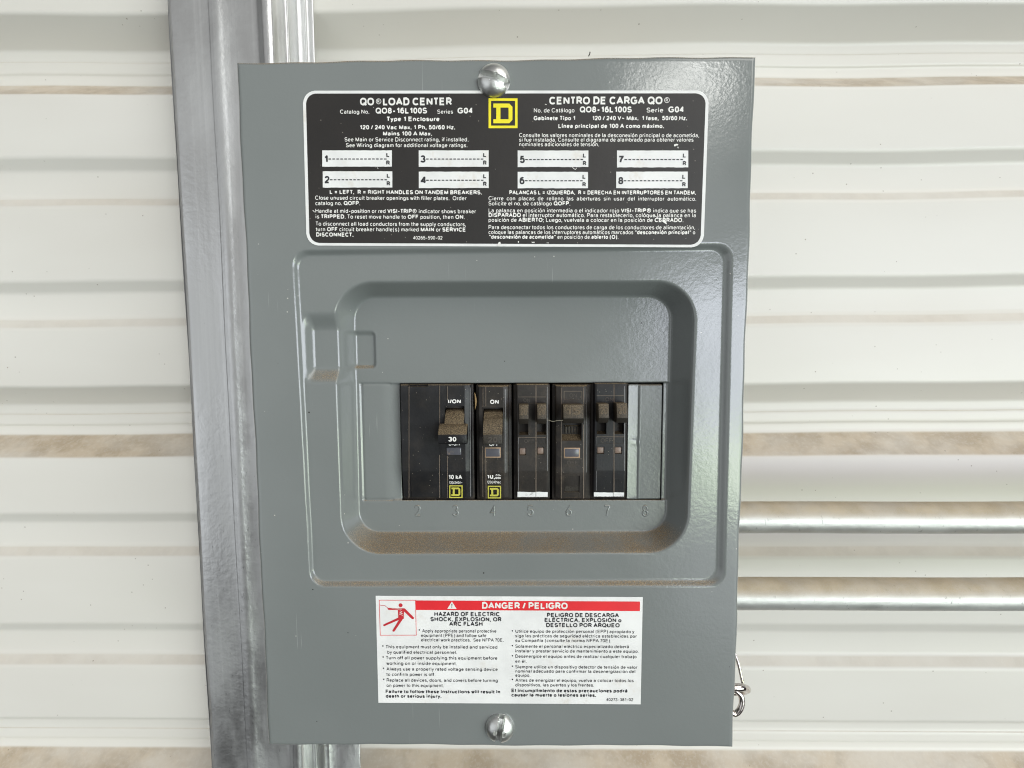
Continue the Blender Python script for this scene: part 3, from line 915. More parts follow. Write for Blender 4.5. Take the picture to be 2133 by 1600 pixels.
for c, u in zip('2345678', (870, 949, 1027, 1105, 1185, 1265, 1344)):
    x, y = px(u, 1064, FLOOR)
    ms = [tube('s', [(x + p * 2.05, y + q * 2.5, cover_depth(np.array(x), np.array(y)) + 0.26) for p, q in path], 0.62, 10, 1) for path in digit_paths(c)]
    obj('stamped_number', join('stamped_number', ms), M_PAINT, cover)

# --- screws
def screw(u, v, r_px, slot_deg, cross, label):
    d0 = 0.0
    cx, cy = px(u, v, -3.0)
    R = abs(px(u + r_px, v, -3)[0] - cx)
    rr = np.concatenate([[0.0], np.linspace(0.05, 1, 40)]); th = np.linspace(0, 2 * math.pi, 121)
    TH, RR = np.meshgrid(th, rr)
    X = RR * np.cos(TH); Y = RR * np.sin(TH)
    Hh = 4.6 * np.sqrt(np.maximum(0, 1 - (RR * 0.985) ** 2)) ** 1.15 + 0.15
    def slot(a, w, dep, half):
        ca, sa = math.cos(math.radians(a)), math.sin(math.radians(a))
        p = X * ca + Y * sa; q = np.abs(-X * sa + Y * ca)
        return dep * (1 - sstep(q, w * 0.6, w)) * (1 - sstep(np.abs(p), half * 0.9, half))
    cut = slot(slot_deg, 0.22, 3.6, 1.15)
    if cross: cut = np.maximum(cut, slot(slot_deg + 90, 0.16, 1.9, 0.42))
    sq = np.maximum(np.abs(X), np.abs(Y)); cut = np.maximum(cut, 2.0 * (1 - sstep(sq, 0.17, 0.24)))
    Hh = np.maximum(Hh - cut, 0.05)
    Hh[-1, :] = -0.1
    me = grid_mesh('screw', cx + X * R, cy + Y * R, d0 - Hh, smooth=35)
    s = obj('screw', me, M_ZINC, panel)
    s['label'] = label
screw(1028, 162, 34.5, 20, False, 'domed zinc screw overlapping the top edge of the black sticker')
screw(1041, 1525, 30.5, 100, True, 'domed zinc screw with cross slot below the white danger sticker')

# --- filler plate closing the last space
def filler():
    d = FLOOR + 0.6
    x0, x1 = px(1306, 900, d)[0], px(1379, 900, d)[0]
    y0, y1 = px(1340, 800, d)[1], px(1340, 1041, d)[1]
    xm = px(1331, 900, d)[0]
    xs = np.array([x0, x0 + 0.5, x0 + 1, xm - 1.2, xm - 0.6, xm, xm + 0.5, xm + 1.0, x1 - 1.2, x1 - 0.5, x1])
    dz = np.array([3.0, 0.10, 0.12, 0.44, 0.44, -0.1, -0.2, 0.0, -0.17, -0.19, 3.0])
    ys = np.concatenate([[y0, y0 + 0.3], np.linspace(y0 + 0.8, y1 - 0.8, 60), [y1 - 0.3, y1]])
    Xg, Yg = np.meshgrid(xs, ys)
    yd = np.interp(ys, [y0, y0 + 0.3, y0 + 0.8, y1 - 0.8, y1 - 0.3, y1], [3.0, 0.5, 0, 0, 0.5, 3.0])
    Dg = d + np.maximum(dz[None, :], yd[:, None] + dz[None, :] * 0)
    Dg = np.where(yd[:, None] > 0, np.maximum(d + dz[None, :], d + yd[:, None]), d + dz[None, :])
    bx, by = px(1329, 921, d)
    Xf = Xg; Dg = Dg - 0.3 * np.exp(-((Xf - bx - 0.2) / 0.7) ** 2 - ((Yg - by) / 1.2) ** 2)
    obj('filler_plate', grid_mesh('filler_plate', Xg, Yg, Dg, smooth=12), M_PAINT, panel)
    # dark inside seen through the gaps
filler()
bm = bmesh.new()
add_box(bm, OX0 - 6, OX1 + 6, OY0 - 6, OY1 + 6, FLOOR + 26, FLOOR + 28)
obj('interior_barrier', bm_mesh('interior_barrier', bm), M_BLKD, panel)

# ------------------------------------------------------------------ stickers
def rating_label():
    D0 = -0.16
    q = [px(u, v, D0) for u, v in ((630.5, 189), (1477, 188.5), (1465.5, 515.5), (638.5, 511.5))]
    bm = bmesh.new(); sheet(bm, round_poly(q, 5.2), D0)
    lab = obj('rating_label', bm_mesh('rating_label', bm), M_WHITE, panel)
    lab['label'] = 'large black bilingual rating sticker with white border and eight write-in boxes'
    d1 = -0.24
    q = [px(u, v, d1) for u, v in ((637, 195), (1470.5, 194.5), (1459, 510), (645, 506))]
    bm = bmesh.new(); sheet(bm, round_poly(q, 4.2), d1)
    obj('black_field', bm_mesh('black_field', bm), M_LABEL, lab)
    d2, d3 = -0.32, -0.40
    boxes = [(671.2, 313.4, 816.3, 347.3), (672.3, 356.8, 817.2, 390.8), (872.2, 313.4, 1017.9, 347.8), (872.4, 357.6, 1018, 391.8),
             (1078.3, 313.6, 1225.6, 348), (1078.3, 358, 1224.8, 392.2), (1285.2, 313.6, 1433.7, 348.8), (1283.6, 357.6, 1432.6, 392.3)]
    digs = [(676.7, 683.2, 338.7), (676.3, 686.3, 381.9), (876, 886.4, 338.8), (875.8, 886.6, 382.9), (1082.9, 1093.1, 339.8), (1082.3, 1092.5, 384), (1289.6, 1299.6, 339.8), (1287.9, 1298.1, 384)]
    ink = Print()
    for i, ((u0, v0, u1, v1), (g0, g1, gb)) in enumerate(zip(boxes, digs)):
        bm = bmesh.new()
        # the printed boxes have slightly ragged long edges
        n = 24
        top = [(u0 + (u1 - u0) * k / n, v0 + rnd.uniform(-0.25, 0.25)) for k in range(n + 1)]
        bot = [(u1 - (u1 - u0) * k / n, v1 + rnd.uniform(-0.35, 0.35)) for k in range(n + 1)]
        pxs(bm, top + bot, d2)
        obj('write_in_box', bm_mesh('write_in_box', bm), M_WHITE, lab)
        ink.line(str(i + 1), g0, g1, gb, gb, 14.6, d3, True)
        vm = gb - 7.4
        ds, de = g1 + 1.0, u1 - 8.2
        for k in range(15):
            a = ds + (de - ds) * k / 15
            ink.poly([(a, vm - 1.1), (a + (de - ds) / 15 * 0.66, vm - 1.1), (a + (de - ds) / 15 * 0.66, vm + 1.1), (a, vm + 1.1)], d3)
        ink.line('L', u1 - 11.5, u1 - 5.6, gb - 11.6, gb - 11.6, 8.6, d3, True)
        ink.line('R', u1 - 11.6, u1 - 4.3, gb + 4.8, gb + 4.8, 8.4, d3, True)
    m = ink.mesh('black_lettering'); obj('black_lettering', m, M_INKB, lab)
    w = Print(); B = True
    def l(t, u0, u1, v0, v1=None, cap=8.3, bold=False): w.line(t, u0, u1, v0, v0 if v1 is None else v1, cap, d2, bold)
    l('QO', 750, 779.2, 219.7, None, 15.3, B); l('®', 783.2, 794.2, 217.2, None, 11.4); l('LOAD CENTER', 797.8, 941.2, 219.7, 219.4, 15.3, B)
    l('Catalog No.', 708.6, 769, 237, None, 8.2); l('QO8-16L100S', 782.5, 889.6, 236.8, 236.6, 11.8, B); l('Series', 911, 943.8, 236.9, None, 8.2); l('G04', 953, 983.7, 236.6, None, 11.6, B)
    l('Type 1 Enclosure', 806.3, 915.7, 252.7, None, 9.3, B)
    l('120 / 240 Vac Max. 1 Ph, 50/60 Hz.', 750.2, 948, 269.7, None, 8.7, B)
    l('Mains 100 A Max.', 797.8, 900, 282.8, None, 8.7, B)
    l('See Main or Service Disconnect rating, if installed.', 718, 975.7, 294.9)
    l('See Wiring diagram for additional voltage ratings.', 720.9, 973.5, 306.8)
    l('L = LEFT,  R = RIGHT HANDLES ON TANDEM BREAKERS.', 686.9, 1003.9, 404.1, 405.2, 8.1, B)
    l('Close unused circuit breaker openings with filler plates.  Order', 656.6, 971.6, 416.2, 417.3)
    l('catalog no. **QOFP**.', 657, 750, 427.5)
    l('Handle at mid-position or red **VISI-TRIP®** indicator shows breaker', 657.2, 991.2, 443.4, 444.7)
    l('is **TRIPPED**. To reset move handle to **OFF** position, then **ON**.', 657.6, 967.8, 455.3, 456.4)
    l('To disconnect all load conductors from the supply conductors,', 658, 970.6, 470.2, 471.5)
    l('turn **OFF** circuit breaker handle(s) marked **MAIN** or **SERVICE**', 658, 969.3, 481.7, 482.7)
    l('DISCONNECT.', 658.7, 736.2, 492.9, 493.2, 8.3, B)
    l('40265-590-02', 860.5, 921.5, 499.1, None, 7)
    l('CENTRO DE CARGA QO', 1144.1, 1379.7, 217.8, 217.4, 15.5, B); l('®', 1383.5, 1394.8, 214.6, None, 11.4)
    l('No. de Catálogo', 1112, 1196.6, 234.6, 234.3, 8.8); l('QO8-16L100S', 1207.6, 1316, 234.4, None, 12, B); l('Serie', 1346.8, 1381.4, 234.4, None, 9.6); l('G04', 1392, 1423.3, 234.4, None, 12, B)
    l('Gabinete Tipo 1', 1111.6, 1198, 250.7, None, 8.8, B); l('120 / 240 V~ Máx.  1 fase,  50/60 Hz.', 1234.2, 1431, 250.7, None, 8.8, B)
    l('Línea principal de 100 A como máximo.', 1163, 1383, 267.1, None, 8.9, B)
    l('Consulte los valores nominales de la desconexión principal o de acometida,', 1081.4, 1456.4, 285.8, 286.2)
    l('si fue instalada. Consulte el diagrama de alambrado para obtener valores', 1081.4, 1444.5, 295.3)
    l('nominales adicionales de tensión.', 1081.4, 1247.6, 304.9)
    l('PALANCAS L = IZQUIERDA,  R = DERECHA EN INTERRUPTORES EN TANDEM.', 1061, 1449.4, 405.2, 405.6, 8.1, B)
    l('Cierre  con  placas  de  relleno  las  aberturas  sin  usar  del  interruptor  automático.', 1017.7, 1450, 417.5, 418.4)
    l('Solicite el no. de catálogo **QOFP**.', 1017.7, 1187.7, 428.1)
    l('La palanca en posición intermedia o el indicador rojo **VISI-TRIP®** indica que se has', 1017.7, 1450, 442.6, 443)
    l('**DISPARADO** el interruptor automático. Para restablecerlo, colóque la palanca en la', 1017.7, 1449.6, 452.2, 452.8)
    l('posición de **ABIERTO**; Luego, vuelvala a colocar en la posición de **CERRADO**.', 1017.7, 1423.3, 462.3, 462.8)
    l('Para desconectar todos los conductores de carga de los conductores de alimentación,', 1017.7, 1448, 477.6, 478.1)
    l('coloque las palancas de los interruptores automáticos marcados **"desconexión principal"** o', 1017.7, 1448, 487.8, 488.3)
    l('**"desconexión de acometida"** en posición de **abierto (O)**.', 1019, 1288, 497.6, 497.9)
    obj('white_lettering', w.mesh('white_lettering'), M_INKW, lab)
    obj('emblem', square_d(1017.7, 204.9, 1078, 267.1, d2).mesh('emblem'), M_YEL, lab)
    # chips where the film is scraped to the white stock
    s = Print()
    s.poly([(1404, 301), (1409, 299.5), (1413, 300.5), (1412, 303), (1408, 303.5), (1406, 305.5), (1404, 304)], d3)
    s.poly([(1411, 306), (1413.5, 306), (1412.5, 310)], d3)
    s.ribbon([(1190, 345), (1195, 351.5), (1199, 353), (1201, 350)], 0.22, d3)
    s.ribbon([(1364, 450), (1372, 455), (1380, 461), (1388, 466.5)], 0.30, d3)
    s.poly([(1379, 458), (1386, 458.5), (1389, 466), (1384, 465)], d3)
    s.poly([(1036, 512), (1038, 505.5), (1042, 503.5), (1043, 508), (1040, 512.5)], d3)
    s.poly([(1079, 502), (1081, 502.6), (1080.5, 506), (1078.6, 505)], d3)
    s.poly([(1107, 504.5), (1113, 503.6), (1114, 505.5), (1109, 506)], d3)
    s.poly([(1137, 506), (1143, 505.4), (1143, 507)], d3)
    obj('scuff', s.mesh('scuff'), M_INKW, lab)['kind'] = 'stuff'; s = Print()
    s.ribbon([(652, 438.5), (655, 441.5)], 0.30, d3)
    s.ribbon([(1135.5, 217), (1138, 218)], 0.22, d3)
    s.poly([(785, 347.6), (788, 351), (787.4, 352.6)], d3)
    for k in range(9):
        u, v = rnd.uniform(645, 1460), rnd.uniform(198, 505); r = rnd.uniform(0.3, 0.6)
        s.disc(u, v, r, d3 - 0.02)
    obj('dirt_speck', s.mesh('dirt_speck'), M_INKW, lab)['kind'] = 'stuff'

def square_d(u0, v0, u1, v1, d):
    """square frame round a slab-serif letter D"""
    p = Print()
    w, h = u1 - u0, v1 - v0
    def U(a): return u0 + a * w
    def Vv(b): return v0 + b * h
    t = 0.085
    for a0, b0, a1, b1 in ((0, 0, 1, t), (0, 1 - t, 1, 1), (0, t, t, 1 - t), (1 - t, t, 1, 1 - t)):
        p.poly([(U(a0), Vv(b0)), (U(a1), Vv(b0)), (U(a1), Vv(b1)), (U(a0), Vv(b1))], d)
    s = 0.135
    L, R, T, Bm = 0.165, 0.825, 0.175, 0.835
    p.poly([(U(L), Vv(T)), (U(R - 0.11), Vv(T)), (U(R), Vv(T + 0.11)), (U(R - s), Vv(T + s)), (U(L), Vv(T + s))], d)
    p.poly([(U(L), Vv(Bm - s)), (U(R - s), Vv(Bm - s)), (U(R), Vv(Bm - 0.11)), (U(R - 0.11), Vv(Bm)), (U(L), Vv(Bm))], d)
    p.poly([(U(R - s), Vv(T + s)), (U(R), Vv(T + 0.11)), (U(R), Vv(Bm - 0.11)), (U(R - s), Vv(Bm - s))], d)
    p.poly([(U(L + 0.10), Vv(T + s)), (U(L + 0.10 + 0.145), Vv(T + s)), (U(L + 0.10 + 0.145), Vv(Bm - s)), (U(L + 0.10), Vv(Bm - s))], d)
    return p

rating_label()

def danger_label():
    D0 = -0.16; d2, d3 = -0.24, -0.34
    bm = bmesh.new()
    pxs(bm, [(782.5, 1241.2), (1339, 1243.6), (1334.5, 1467.3), (788.2, 1464)], D0)
    lab = obj('danger_label', bm_mesh('danger_label', bm), M_WHITE, panel)
    lab['label'] = 'white bilingual electric shock danger sticker with red bar and pictogram'
    r = Print()
    r.poly([(865.2, 1250.9), (1333.2, 1253.2), (1332.8, 1273), (865.6, 1270.7)], d2)
    r.ribbon([(790, 1250.4), (865.5, 1250.6), (867.2, 1323.2), (792.2, 1323.4)], 0.24, d2, True)
    obj('red_bar', r.mesh('red_bar'), M_RED, lab)
    # pictogram of a falling figure struck by an electric arc
    g = Print()
    def T(a, b): return (780 + a / 6.955, 1240 + b / 6.955)
    g.ribbon([T(85, 145), T(115, 150), T(150, 150), T(172, 168), T(192, 182)], 0.22, d2)
    c = T(379, 146); g.disc(c[0], c[1], 4.2, d2)
    g.poly([T(190, 183), T(340, 192), T(430, 190), T(445, 215), T(345, 217), T(205, 213), T(190, 200)], d2)
    g.poly([T(405, 190), T(440, 192), T(572, 322), T(570, 345), T(545, 348), T(415, 222)], d2 - 0.048)
    g.poly([T(340, 212), T(428, 212), T(424, 340), T(380, 360), T(345, 330)], d2 - 0.012)
    g.poly([T(345, 325), T(372, 350), T(140, 450), T(125, 440), T(130, 425)], d2 - 0.024)
    g.poly([T(368, 335), T(422, 330), T(290, 525), T(270, 530), T(258, 515)], d2 - 0.036)
    obj('pictogram', g.mesh('pictogram'), M_DRED, lab)
    w = Print()
    w.line('DANGER / PELIGRO', 1004.3, 1182.3, 1268, 1269, 13, d3, True)
    obj('title', w.mesh('title'), M_INKW, lab); w = Print()
    w.poly([(941.3, 1253.2), (951.2, 1268.6), (931.6, 1268.4)], d3)
    obj('warning_triangle', w.mesh('warning_triangle'), M_INKW, lab); w = Print()
    w.ribbon([T(370, 225), T(400, 238), T(368, 250), T(408, 262), T(355, 272), T(412, 292)], 0.16, d3)
    w.ribbon([T(250, 196), T(345, 203), T(395, 204)], 0.12, d3)
    obj('arc_marks', w.mesh('arc_marks'), M_INKW, lab)
    k = Print()
    k.poly([(940.4, 1258), (942.3, 1258), (941.8, 1264.2), (940.9, 1264.2)], d3 - 0.08)
    k.disc(941.3, 1266, 0.8, d3 - 0.08)
    def l(t, u0, u1, v0, cap=6.7, bold=False): k.line(t, u0, u1, v0, v0 + (u1 - u0) * 0.0035, cap, d2, bold)
    def bu(u, v): k.disc(u, v, 1.5, d2)
    l('HAZARD OF ELECTRIC', 904.7, 1040.5, 1283.6, 8.5, True)
    l('SHOCK, EXPLOSION, OR', 896.9, 1044.6, 1294.2, 8.5, True)
    l('ARC FLASH', 935.7, 1005.4, 1304, 8.5, True)
    bu(873.5, 1312.3)
    l('Apply appropriate personal protective', 879.6, 1034, 1317.6)
    l('equipment (PPE) and follow safe', 877.3, 1013, 1327)
    l('electrical work practices.  See NFPA 70E.', 877.3, 1049, 1336.3)
    for (b, t1, a0, a1, v1, t2, c0, c1, v2) in (
            (797.5, 'This equipment must only be installed and serviced', 804, 1036, 1350.7, 'by qualified electrical personnel.', 807, 951.8, 1362),
            (798.2, 'Turn off all power supplying this equipment before', 804.4, 1036, 1373.7, 'working on or inside equipment.', 805, 951.4, 1385.2),
            (798.7, 'Always use a properly rated voltage sensing device', 805, 1036.7, 1397, 'to confirm power is off.', 805, 906.8, 1408.2),
            (799.4, 'Replace all devices, doors, and covers before turning', 805.6, 1037, 1420.2, 'on power to this equipment.', 805.4, 924.2, 1431.2)):
        bu(b, v1 - 5); l(t1, a0, a1, v1); l(t2, c0, c1, v2)
    l('Failure to follow these instructions will result in', 803.4, 1042, 1444, 7, True)
    l('death or serious injury.', 803.7, 919.5, 1453.6, 7, True)
    l('PELIGRO DE DESCARGA', 1139.4, 1289.4, 1285.6, 8.3, True)
    l('ELÉCTRICA, EXPLOSIÓN o', 1134.5, 1294.4, 1295.9, 8.3, True)
    l('DESTELLO POR ARQUEO', 1137.7, 1290.8, 1306.5, 8.3, True)
    for b, rows in ((1314.3, [('Utilice equipo de protección personal (EPP) apropiado y', 1321.3, 1318.3), ('siga las prácticas de seguridad eléctrica establecidas por', 1326.3, 1327.8), ('su Compañía (consulte la norma NFPA 70E).', 1272.9, 1337.4)]),
                    (1345.2, [('Solamente el personal eléctrico especializado deberá', 1310.2, 1349.6), ('instalar y prestar servicio de mantenimiento a este equipo.', 1330.4, 1359.3)]),
                    (1366.2, [('Desenergice el equipo antes de realizar cualquier trabajo', 1326, 1370.4), ('en él.', 1096.7, 1380.8)]),
                    (1387.8, [('Siempre utilice un dispositivo detector de tensión de valor', 1327.5, 1392.5), ('nominal adecuado para confirmar la desenergización del', 1323.2, 1401.4), ('equipo.', 1104.6, 1410)]),
                    (1415.4, [('Antes de energizar el equipo, vuelva a colocar todos los', 1320, 1420.3), ('dispositivos, las puertas y los frentes.', 1237.4, 1430)])):
        bu(1067.4, b)
        for t, u1, v in rows: l(t, 1073.6, u1, v, 6.5)
    l('El incumplimiento de estas precauciones podrá', 1065.5, 1307, 1442, 7, True)
    l('causar la muerte o lesiones serias.', 1065.5, 1241.7, 1451.2, 7, True)
    l('40273-381-02', 1262.8, 1318.9, 1460.5, 6)
    obj('black_lettering', k.mesh('black_lettering'), M_INKB, lab)
danger_label()

# ================================================================== BREAKERS
FD = 12.2                                       # depth of the breakers' front faces
BACK = 36.0
def relief(name, u0, u1, v0, v1, base, feats, bevel=0.7, smooth=35, ulines=(), vlines=()):
    """front of a moulded case: a sheet with crisp steps.  feats: (u0, u1, v0, v1, f) with f a depth or a function (u, v)->depth"""
    e = 0.12
    us = {u0, u1, u0 + e, u1 - e}; vs = {v0, v1, v0 + e, v1 - e}
    for k in (0.25, 0.6, 1.0):
        us |= {u0 + 3.2 * bevel * k, u1 - 3.2 * bevel * k}; vs |= {v0 + 3.2 * bevel * k, v1 - 3.2 * bevel * k}
    for (a, b, c, d, f) in feats:
        us |= {a, a + e, b, b - e}; vs |= {c, c + e, d, d - e}
    us |= set(ulines); vs |= set(vlines)
    us |= set(np.linspace(u0, u1, 14)[1:-1]); vs |= set(np.linspace(v0, v1, 40)[1:-1])
    us = np.array(sorted(u for u in us if u0 <= u <= u1)); vs = np.array(sorted(v for v in vs if v0 <= v <= v1))
    U, Vv = np.meshgrid(us, vs)
    D = base(U, Vv) if callable(base) else np.full(U.shape, float(base))
    eps = 1e-6
    for (a, b, c, d, f) in feats:
        m = (U >= a + e - eps) & (U <= b - e + eps) & (Vv >= c + e - eps) & (Vv <= d - e + eps)
        D = np.where(m, f(U, Vv, D) if callable(f) else D + f, D)
    ed = np.minimum(np.minimum(U - u0, u1 - U), np.minimum(Vv - v0, v1 - Vv)) / 3.2
    k = np.clip(1 - ed / bevel, 0, 1)
    D = D + bevel * (1 - np.sqrt(np.maximum(0, 1 - k * k)))
    X = np.empty_like(U); Y = np.empty_like(U)
    for i in range(U.shape[0]):
        for j in range(U.shape[1]):
            X[i, j], Y[i, j] = px(U[i, j], Vv[i, j], FD)
    X = np.repeat(X.mean(0)[None], X.shape[0], 0); Y = np.repeat(Y.mean(1)[:, None], Y.shape[1], 1)
    # side walls
    Xp = np.pad(X, 1, 'edge'); Yp = np.pad(Y, 1, 'edge'); Dp = np.pad(D, 1, constant_values=BACK)
    return grid_mesh(name, Xp, Yp, Dp, smooth=smooth)

def breaker(label, u, v):
    x, y = px(u, v, BACK)
    return thing('circuit_breaker', label, 'circuit breaker', W(x, y, BACK), 'circuit breakers in the panel opening')

def facet(v_line, v_end, drop, extra=None):
    def f(U, Vv):
        D = FD + np.clip((Vv - v_line) / (v_end - v_line), 0, 1) * drop
        D = D + np.clip((812 - Vv) / 14, 0, 1) * 0.5
        if extra is not None: D = D + extra(U, Vv)
        return D
    return f

def seam(u, v0, v1, w=0.5, dep=0.25): return (u - w, u + w, v0, v1, dep)
def line_print(p, t, u0, u1, v, cap, d, bold=False, tilt=0.0): p.line(t, u0, u1, v, v + tilt, cap, d, bold)

def seams(b, lines, mat=None):
    """dust caught in the moulded lines of a case: (u0, v0, u1, v1, width px)"""
    p = Print()
    for (u0, v0, u1, v1, w, *dd) in lines:
        d = FD + (dd[0] if dd else -0.03)
        p.ribbon([(u0, v0), (u1, v1)], w / 4.2, d)
    o = obj('dusty_seam', p.mesh('dusty_seam'), mat or M_SEAM, b); o['kind'] = 'stuff'
    return o

def base_body(b, u0, u1, v0, v1):
    """the broader lower body of a breaker, standing back beside its front"""
    x0, y0 = px(u0, v0, FD + 5); x1, y1 = px(u1, v1, FD + 5)
    bm = bmesh.new(); add_box(bm, x0, x1, y0, y1, FD + 5, BACK - 0.3, 0.6, 2)
    obj('shoulder', bm_mesh('shoulder', bm, 40), M_BLKD, b)

# --- wide breaker marked 30
def breaker_wide():
    b = breaker('wide black breaker marked 30, leftmost in the row, logo at its foot', 909, 1041)
    def slot(U, Vv, D): return D + np.interp(Vv, [846, 849, 885, 886], [7.5, 7.0, 2.5, 2.5])
    def body(U, Vv): return np.where(U < 852, 0.35, 0) + np.where((U > 852) & (U < 916), 0.15, 0) + np.where(U > 969, (U - 969) / 12 * 0.9, 0) + np.where((U > 916) & (U < 931), 0.1, 0)
    me = relief('case', 835.5, 981.5, 801, 1041, facet(982, 1041, 3.2, body),
                [(852.2, 893, 801, 805.5, 2.5), seam(852, 803, 1039, 0.35, 0.3), seam(916, 803, 1039, 0.35, 0.3), seam(931.5, 803, 1039, 0.3, 0.2),
                 (927, 968, 846, 887, slot)], ulines=(852, 916, 931, 969), vlines=(982, 984))
    obj('case', me, M_BLK, b)
    # handle: dusty saddle rising out of the slot, flared lip, flat nose
    bm = bmesh.new()
    y = lambda v, d: px(940, v, d)[1]; x = lambda u, d: px(u, 900, d)[0]
    pr = [(850, 17), (855, 14.2), (862, 12.2), (870, 10.6), (878, 9.2), (884, 8.2), (884, 18), (850, 20)]
    add_prism_x(bm, x(927.6, 11), x(967.4, 11), [(y(v, d), d) for v, d in pr], 0.15, 1)
    pr = [(882, 8.8), (887, 6.6), (893, 5.2), (900, 4.0), (905, 3.2), (925, 3.0), (925.5, 6.5), (915, 9.6), (896, 10.4), (884, 10.0)]
    add_prism_x(bm, x(912.3, 4), x(972.5, 4), [(y(v, d), d) for v, d in pr], 0.45, 2)
    h = obj('handle', bm_mesh('handle', bm, 45), M_HBLK, b)
    w = Print(); line_print(w, '30', 934, 950.5, 919.8, 9.2, 2.9, True)
    obj('lettering', w.mesh('lettering'), M_INKW, h)
    w = Print(); d = FD - 0.08
    line_print(w, 'I/ON', 933.5, 960, 840.3, 8.0, d, True)
    line_print(w, 'O/OFF', 934.5, 960, 928.6, 8.0, d, True)
    dl = FD + 0.35
    line_print(w, '10 kA', 935, 962.5, 998.3, 8.6, dl, True)
    line_print(w, '120/240V~', 935.8, 963, 1008.2, 5.2, dl + 0.4)
    obj('lettering', w.mesh('lettering'), M_INKW, b)
    obj('emblem', square_d(935.7, 1011, 963.7, 1037.5, FD + 1.3).mesh('emblem'), M_YEL2, b)
    bm = bmesh.new()
    x0, y0 = px(930, 932, FD); x1, y1 = px(961, 948, FD)
    add_box(bm, x0, x1, y0, y1, FD - 0.35, FD + 2, 0.5, 3)
    obj('window', bm_mesh('window', bm, 50), M_WIN, b)
    base_body(b, 834, 989, 800, 1042)
    seams(b, [(852, 804, 852, 1037, 0.7), (916, 804, 916, 905, 0.6), (915.5, 948, 916, 1037, 0.7), (932, 804, 932, 832, 0.5), (932, 950, 932.5, 1037, 0.6)])
    seams(b, [(979.6, 808, 979.8, 1034, 0.9, 0.12)], M_EDGE)
breaker_wide()

# --- single breaker, brown 20
def breaker_single():
    b = breaker('narrow black breaker with white ON and a logo at its foot', 1028, 1042)
    def slot(U, Vv, D): return D + np.interp(Vv, [849, 852, 905, 906], [7.5, 7.0, 2.5, 2.5])
    def body(U, Vv): return np.where(U < 1007, (1007 - U) / 10 * 0.9, 0) + np.where(U > 1050, (U - 1050) / 10 * 1.2, 0)
    me = relief('case', 996.5, 1060, 803.5, 1042, facet(984, 1042, 3.2, body),
                [seam(1006, 806, 1040, 0.35, 0.25), seam(1012.5, 806, 846, 0.3, 0.2), (1005.5, 1012, 841, 846, 0.5), (1007, 1048.5, 849, 907, slot)],
                ulines=(1007, 1050), vlines=(984, 986))
    obj('case', me, M_BLKD, b)
    bm = bmesh.new()
    y = lambda v, d: px(1028, v, d)[1]; x = lambda u, d: px(u, 900, d)[0]
    pr = [(852, 17), (858, 13.5), (870, 10.8), (872, 9.6), (884, 7.4), (896, 5.6), (903, 4.8), (904.5, 4.2), (925.5, 4.0), (926, 8), (915, 12), (852, 20)]
    add_prism_x(bm, x(1006.8, 7), x(1046.8, 7), [(y(v, d), d) for v, d in pr], 0.3, 2)
    h = obj('handle', bm_mesh('handle', bm, 45), M_HAND, b)
    w = Print(); line_print(w, '20', 1016, 1036, 922, 11.5, 3.88, True)
    obj('lettering', w.mesh('lettering'), M_EMB, h)
    w = Print(); d = FD - 0.08
    line_print(w, 'ON', 1021, 1039, 841.5, 8.4, d, True)
    line_print(w, 'OFF', 1019, 1038.5, 929.4, 8.0, d, True)
    line_print(w, '10,', 1015, 1031, 997.6, 10, FD + 0.35, True)
    line_print(w, 'AIC', 1032, 1043, 991.3, 4.2, FD + 0.25, True); line_print(w, '000', 1032, 1043, 997.8, 4.2, FD + 0.35, True)
    line_print(w, '120/240Vac', 1014.8, 1043, 1007.2, 5.4, FD + 0.8)
    obj('lettering', w.mesh('lettering'), M_INKW, b)
    obj('emblem', square_d(1016, 1012, 1043.7, 1038.3, FD + 1.4).mesh('emblem'), M_YEL2, b)
    bm = bmesh.new()
    x0, y0 = px(1011.5, 934, FD); x1, y1 = px(1041.5, 951.5, FD)
    add_box(bm, x0, x1, y0, y1, FD - 0.3, FD + 2, 0.4, 3)
    wn = obj('window', bm_mesh('window', bm, 50), M_WIN, b)
    bm = bmesh.new()
    x0, y0 = px(1010, 932, FD); x1, y1 = px(1043, 953.5, FD)
    add_box(bm, x0, x1, y0, y1, FD - 0.12, FD + 1.5, 0.1, 1)
    obj('window_frame', bm_mesh('window_frame', bm, 50), M_WFRAME, wn)
    base_body(b, 991, 1067, 801, 1042)
    seams(b, [(1006, 808, 1006, 848, 0.5), (1012, 806, 1012, 846, 0.6), (1005.5, 930, 1006, 1036, 0.6), (1012, 955, 1012.5, 1038, 0.8)])
    seams(b, [(1053, 812, 1053.5, 984, 1.6, 0.35)], M_EDGE)
breaker_single()

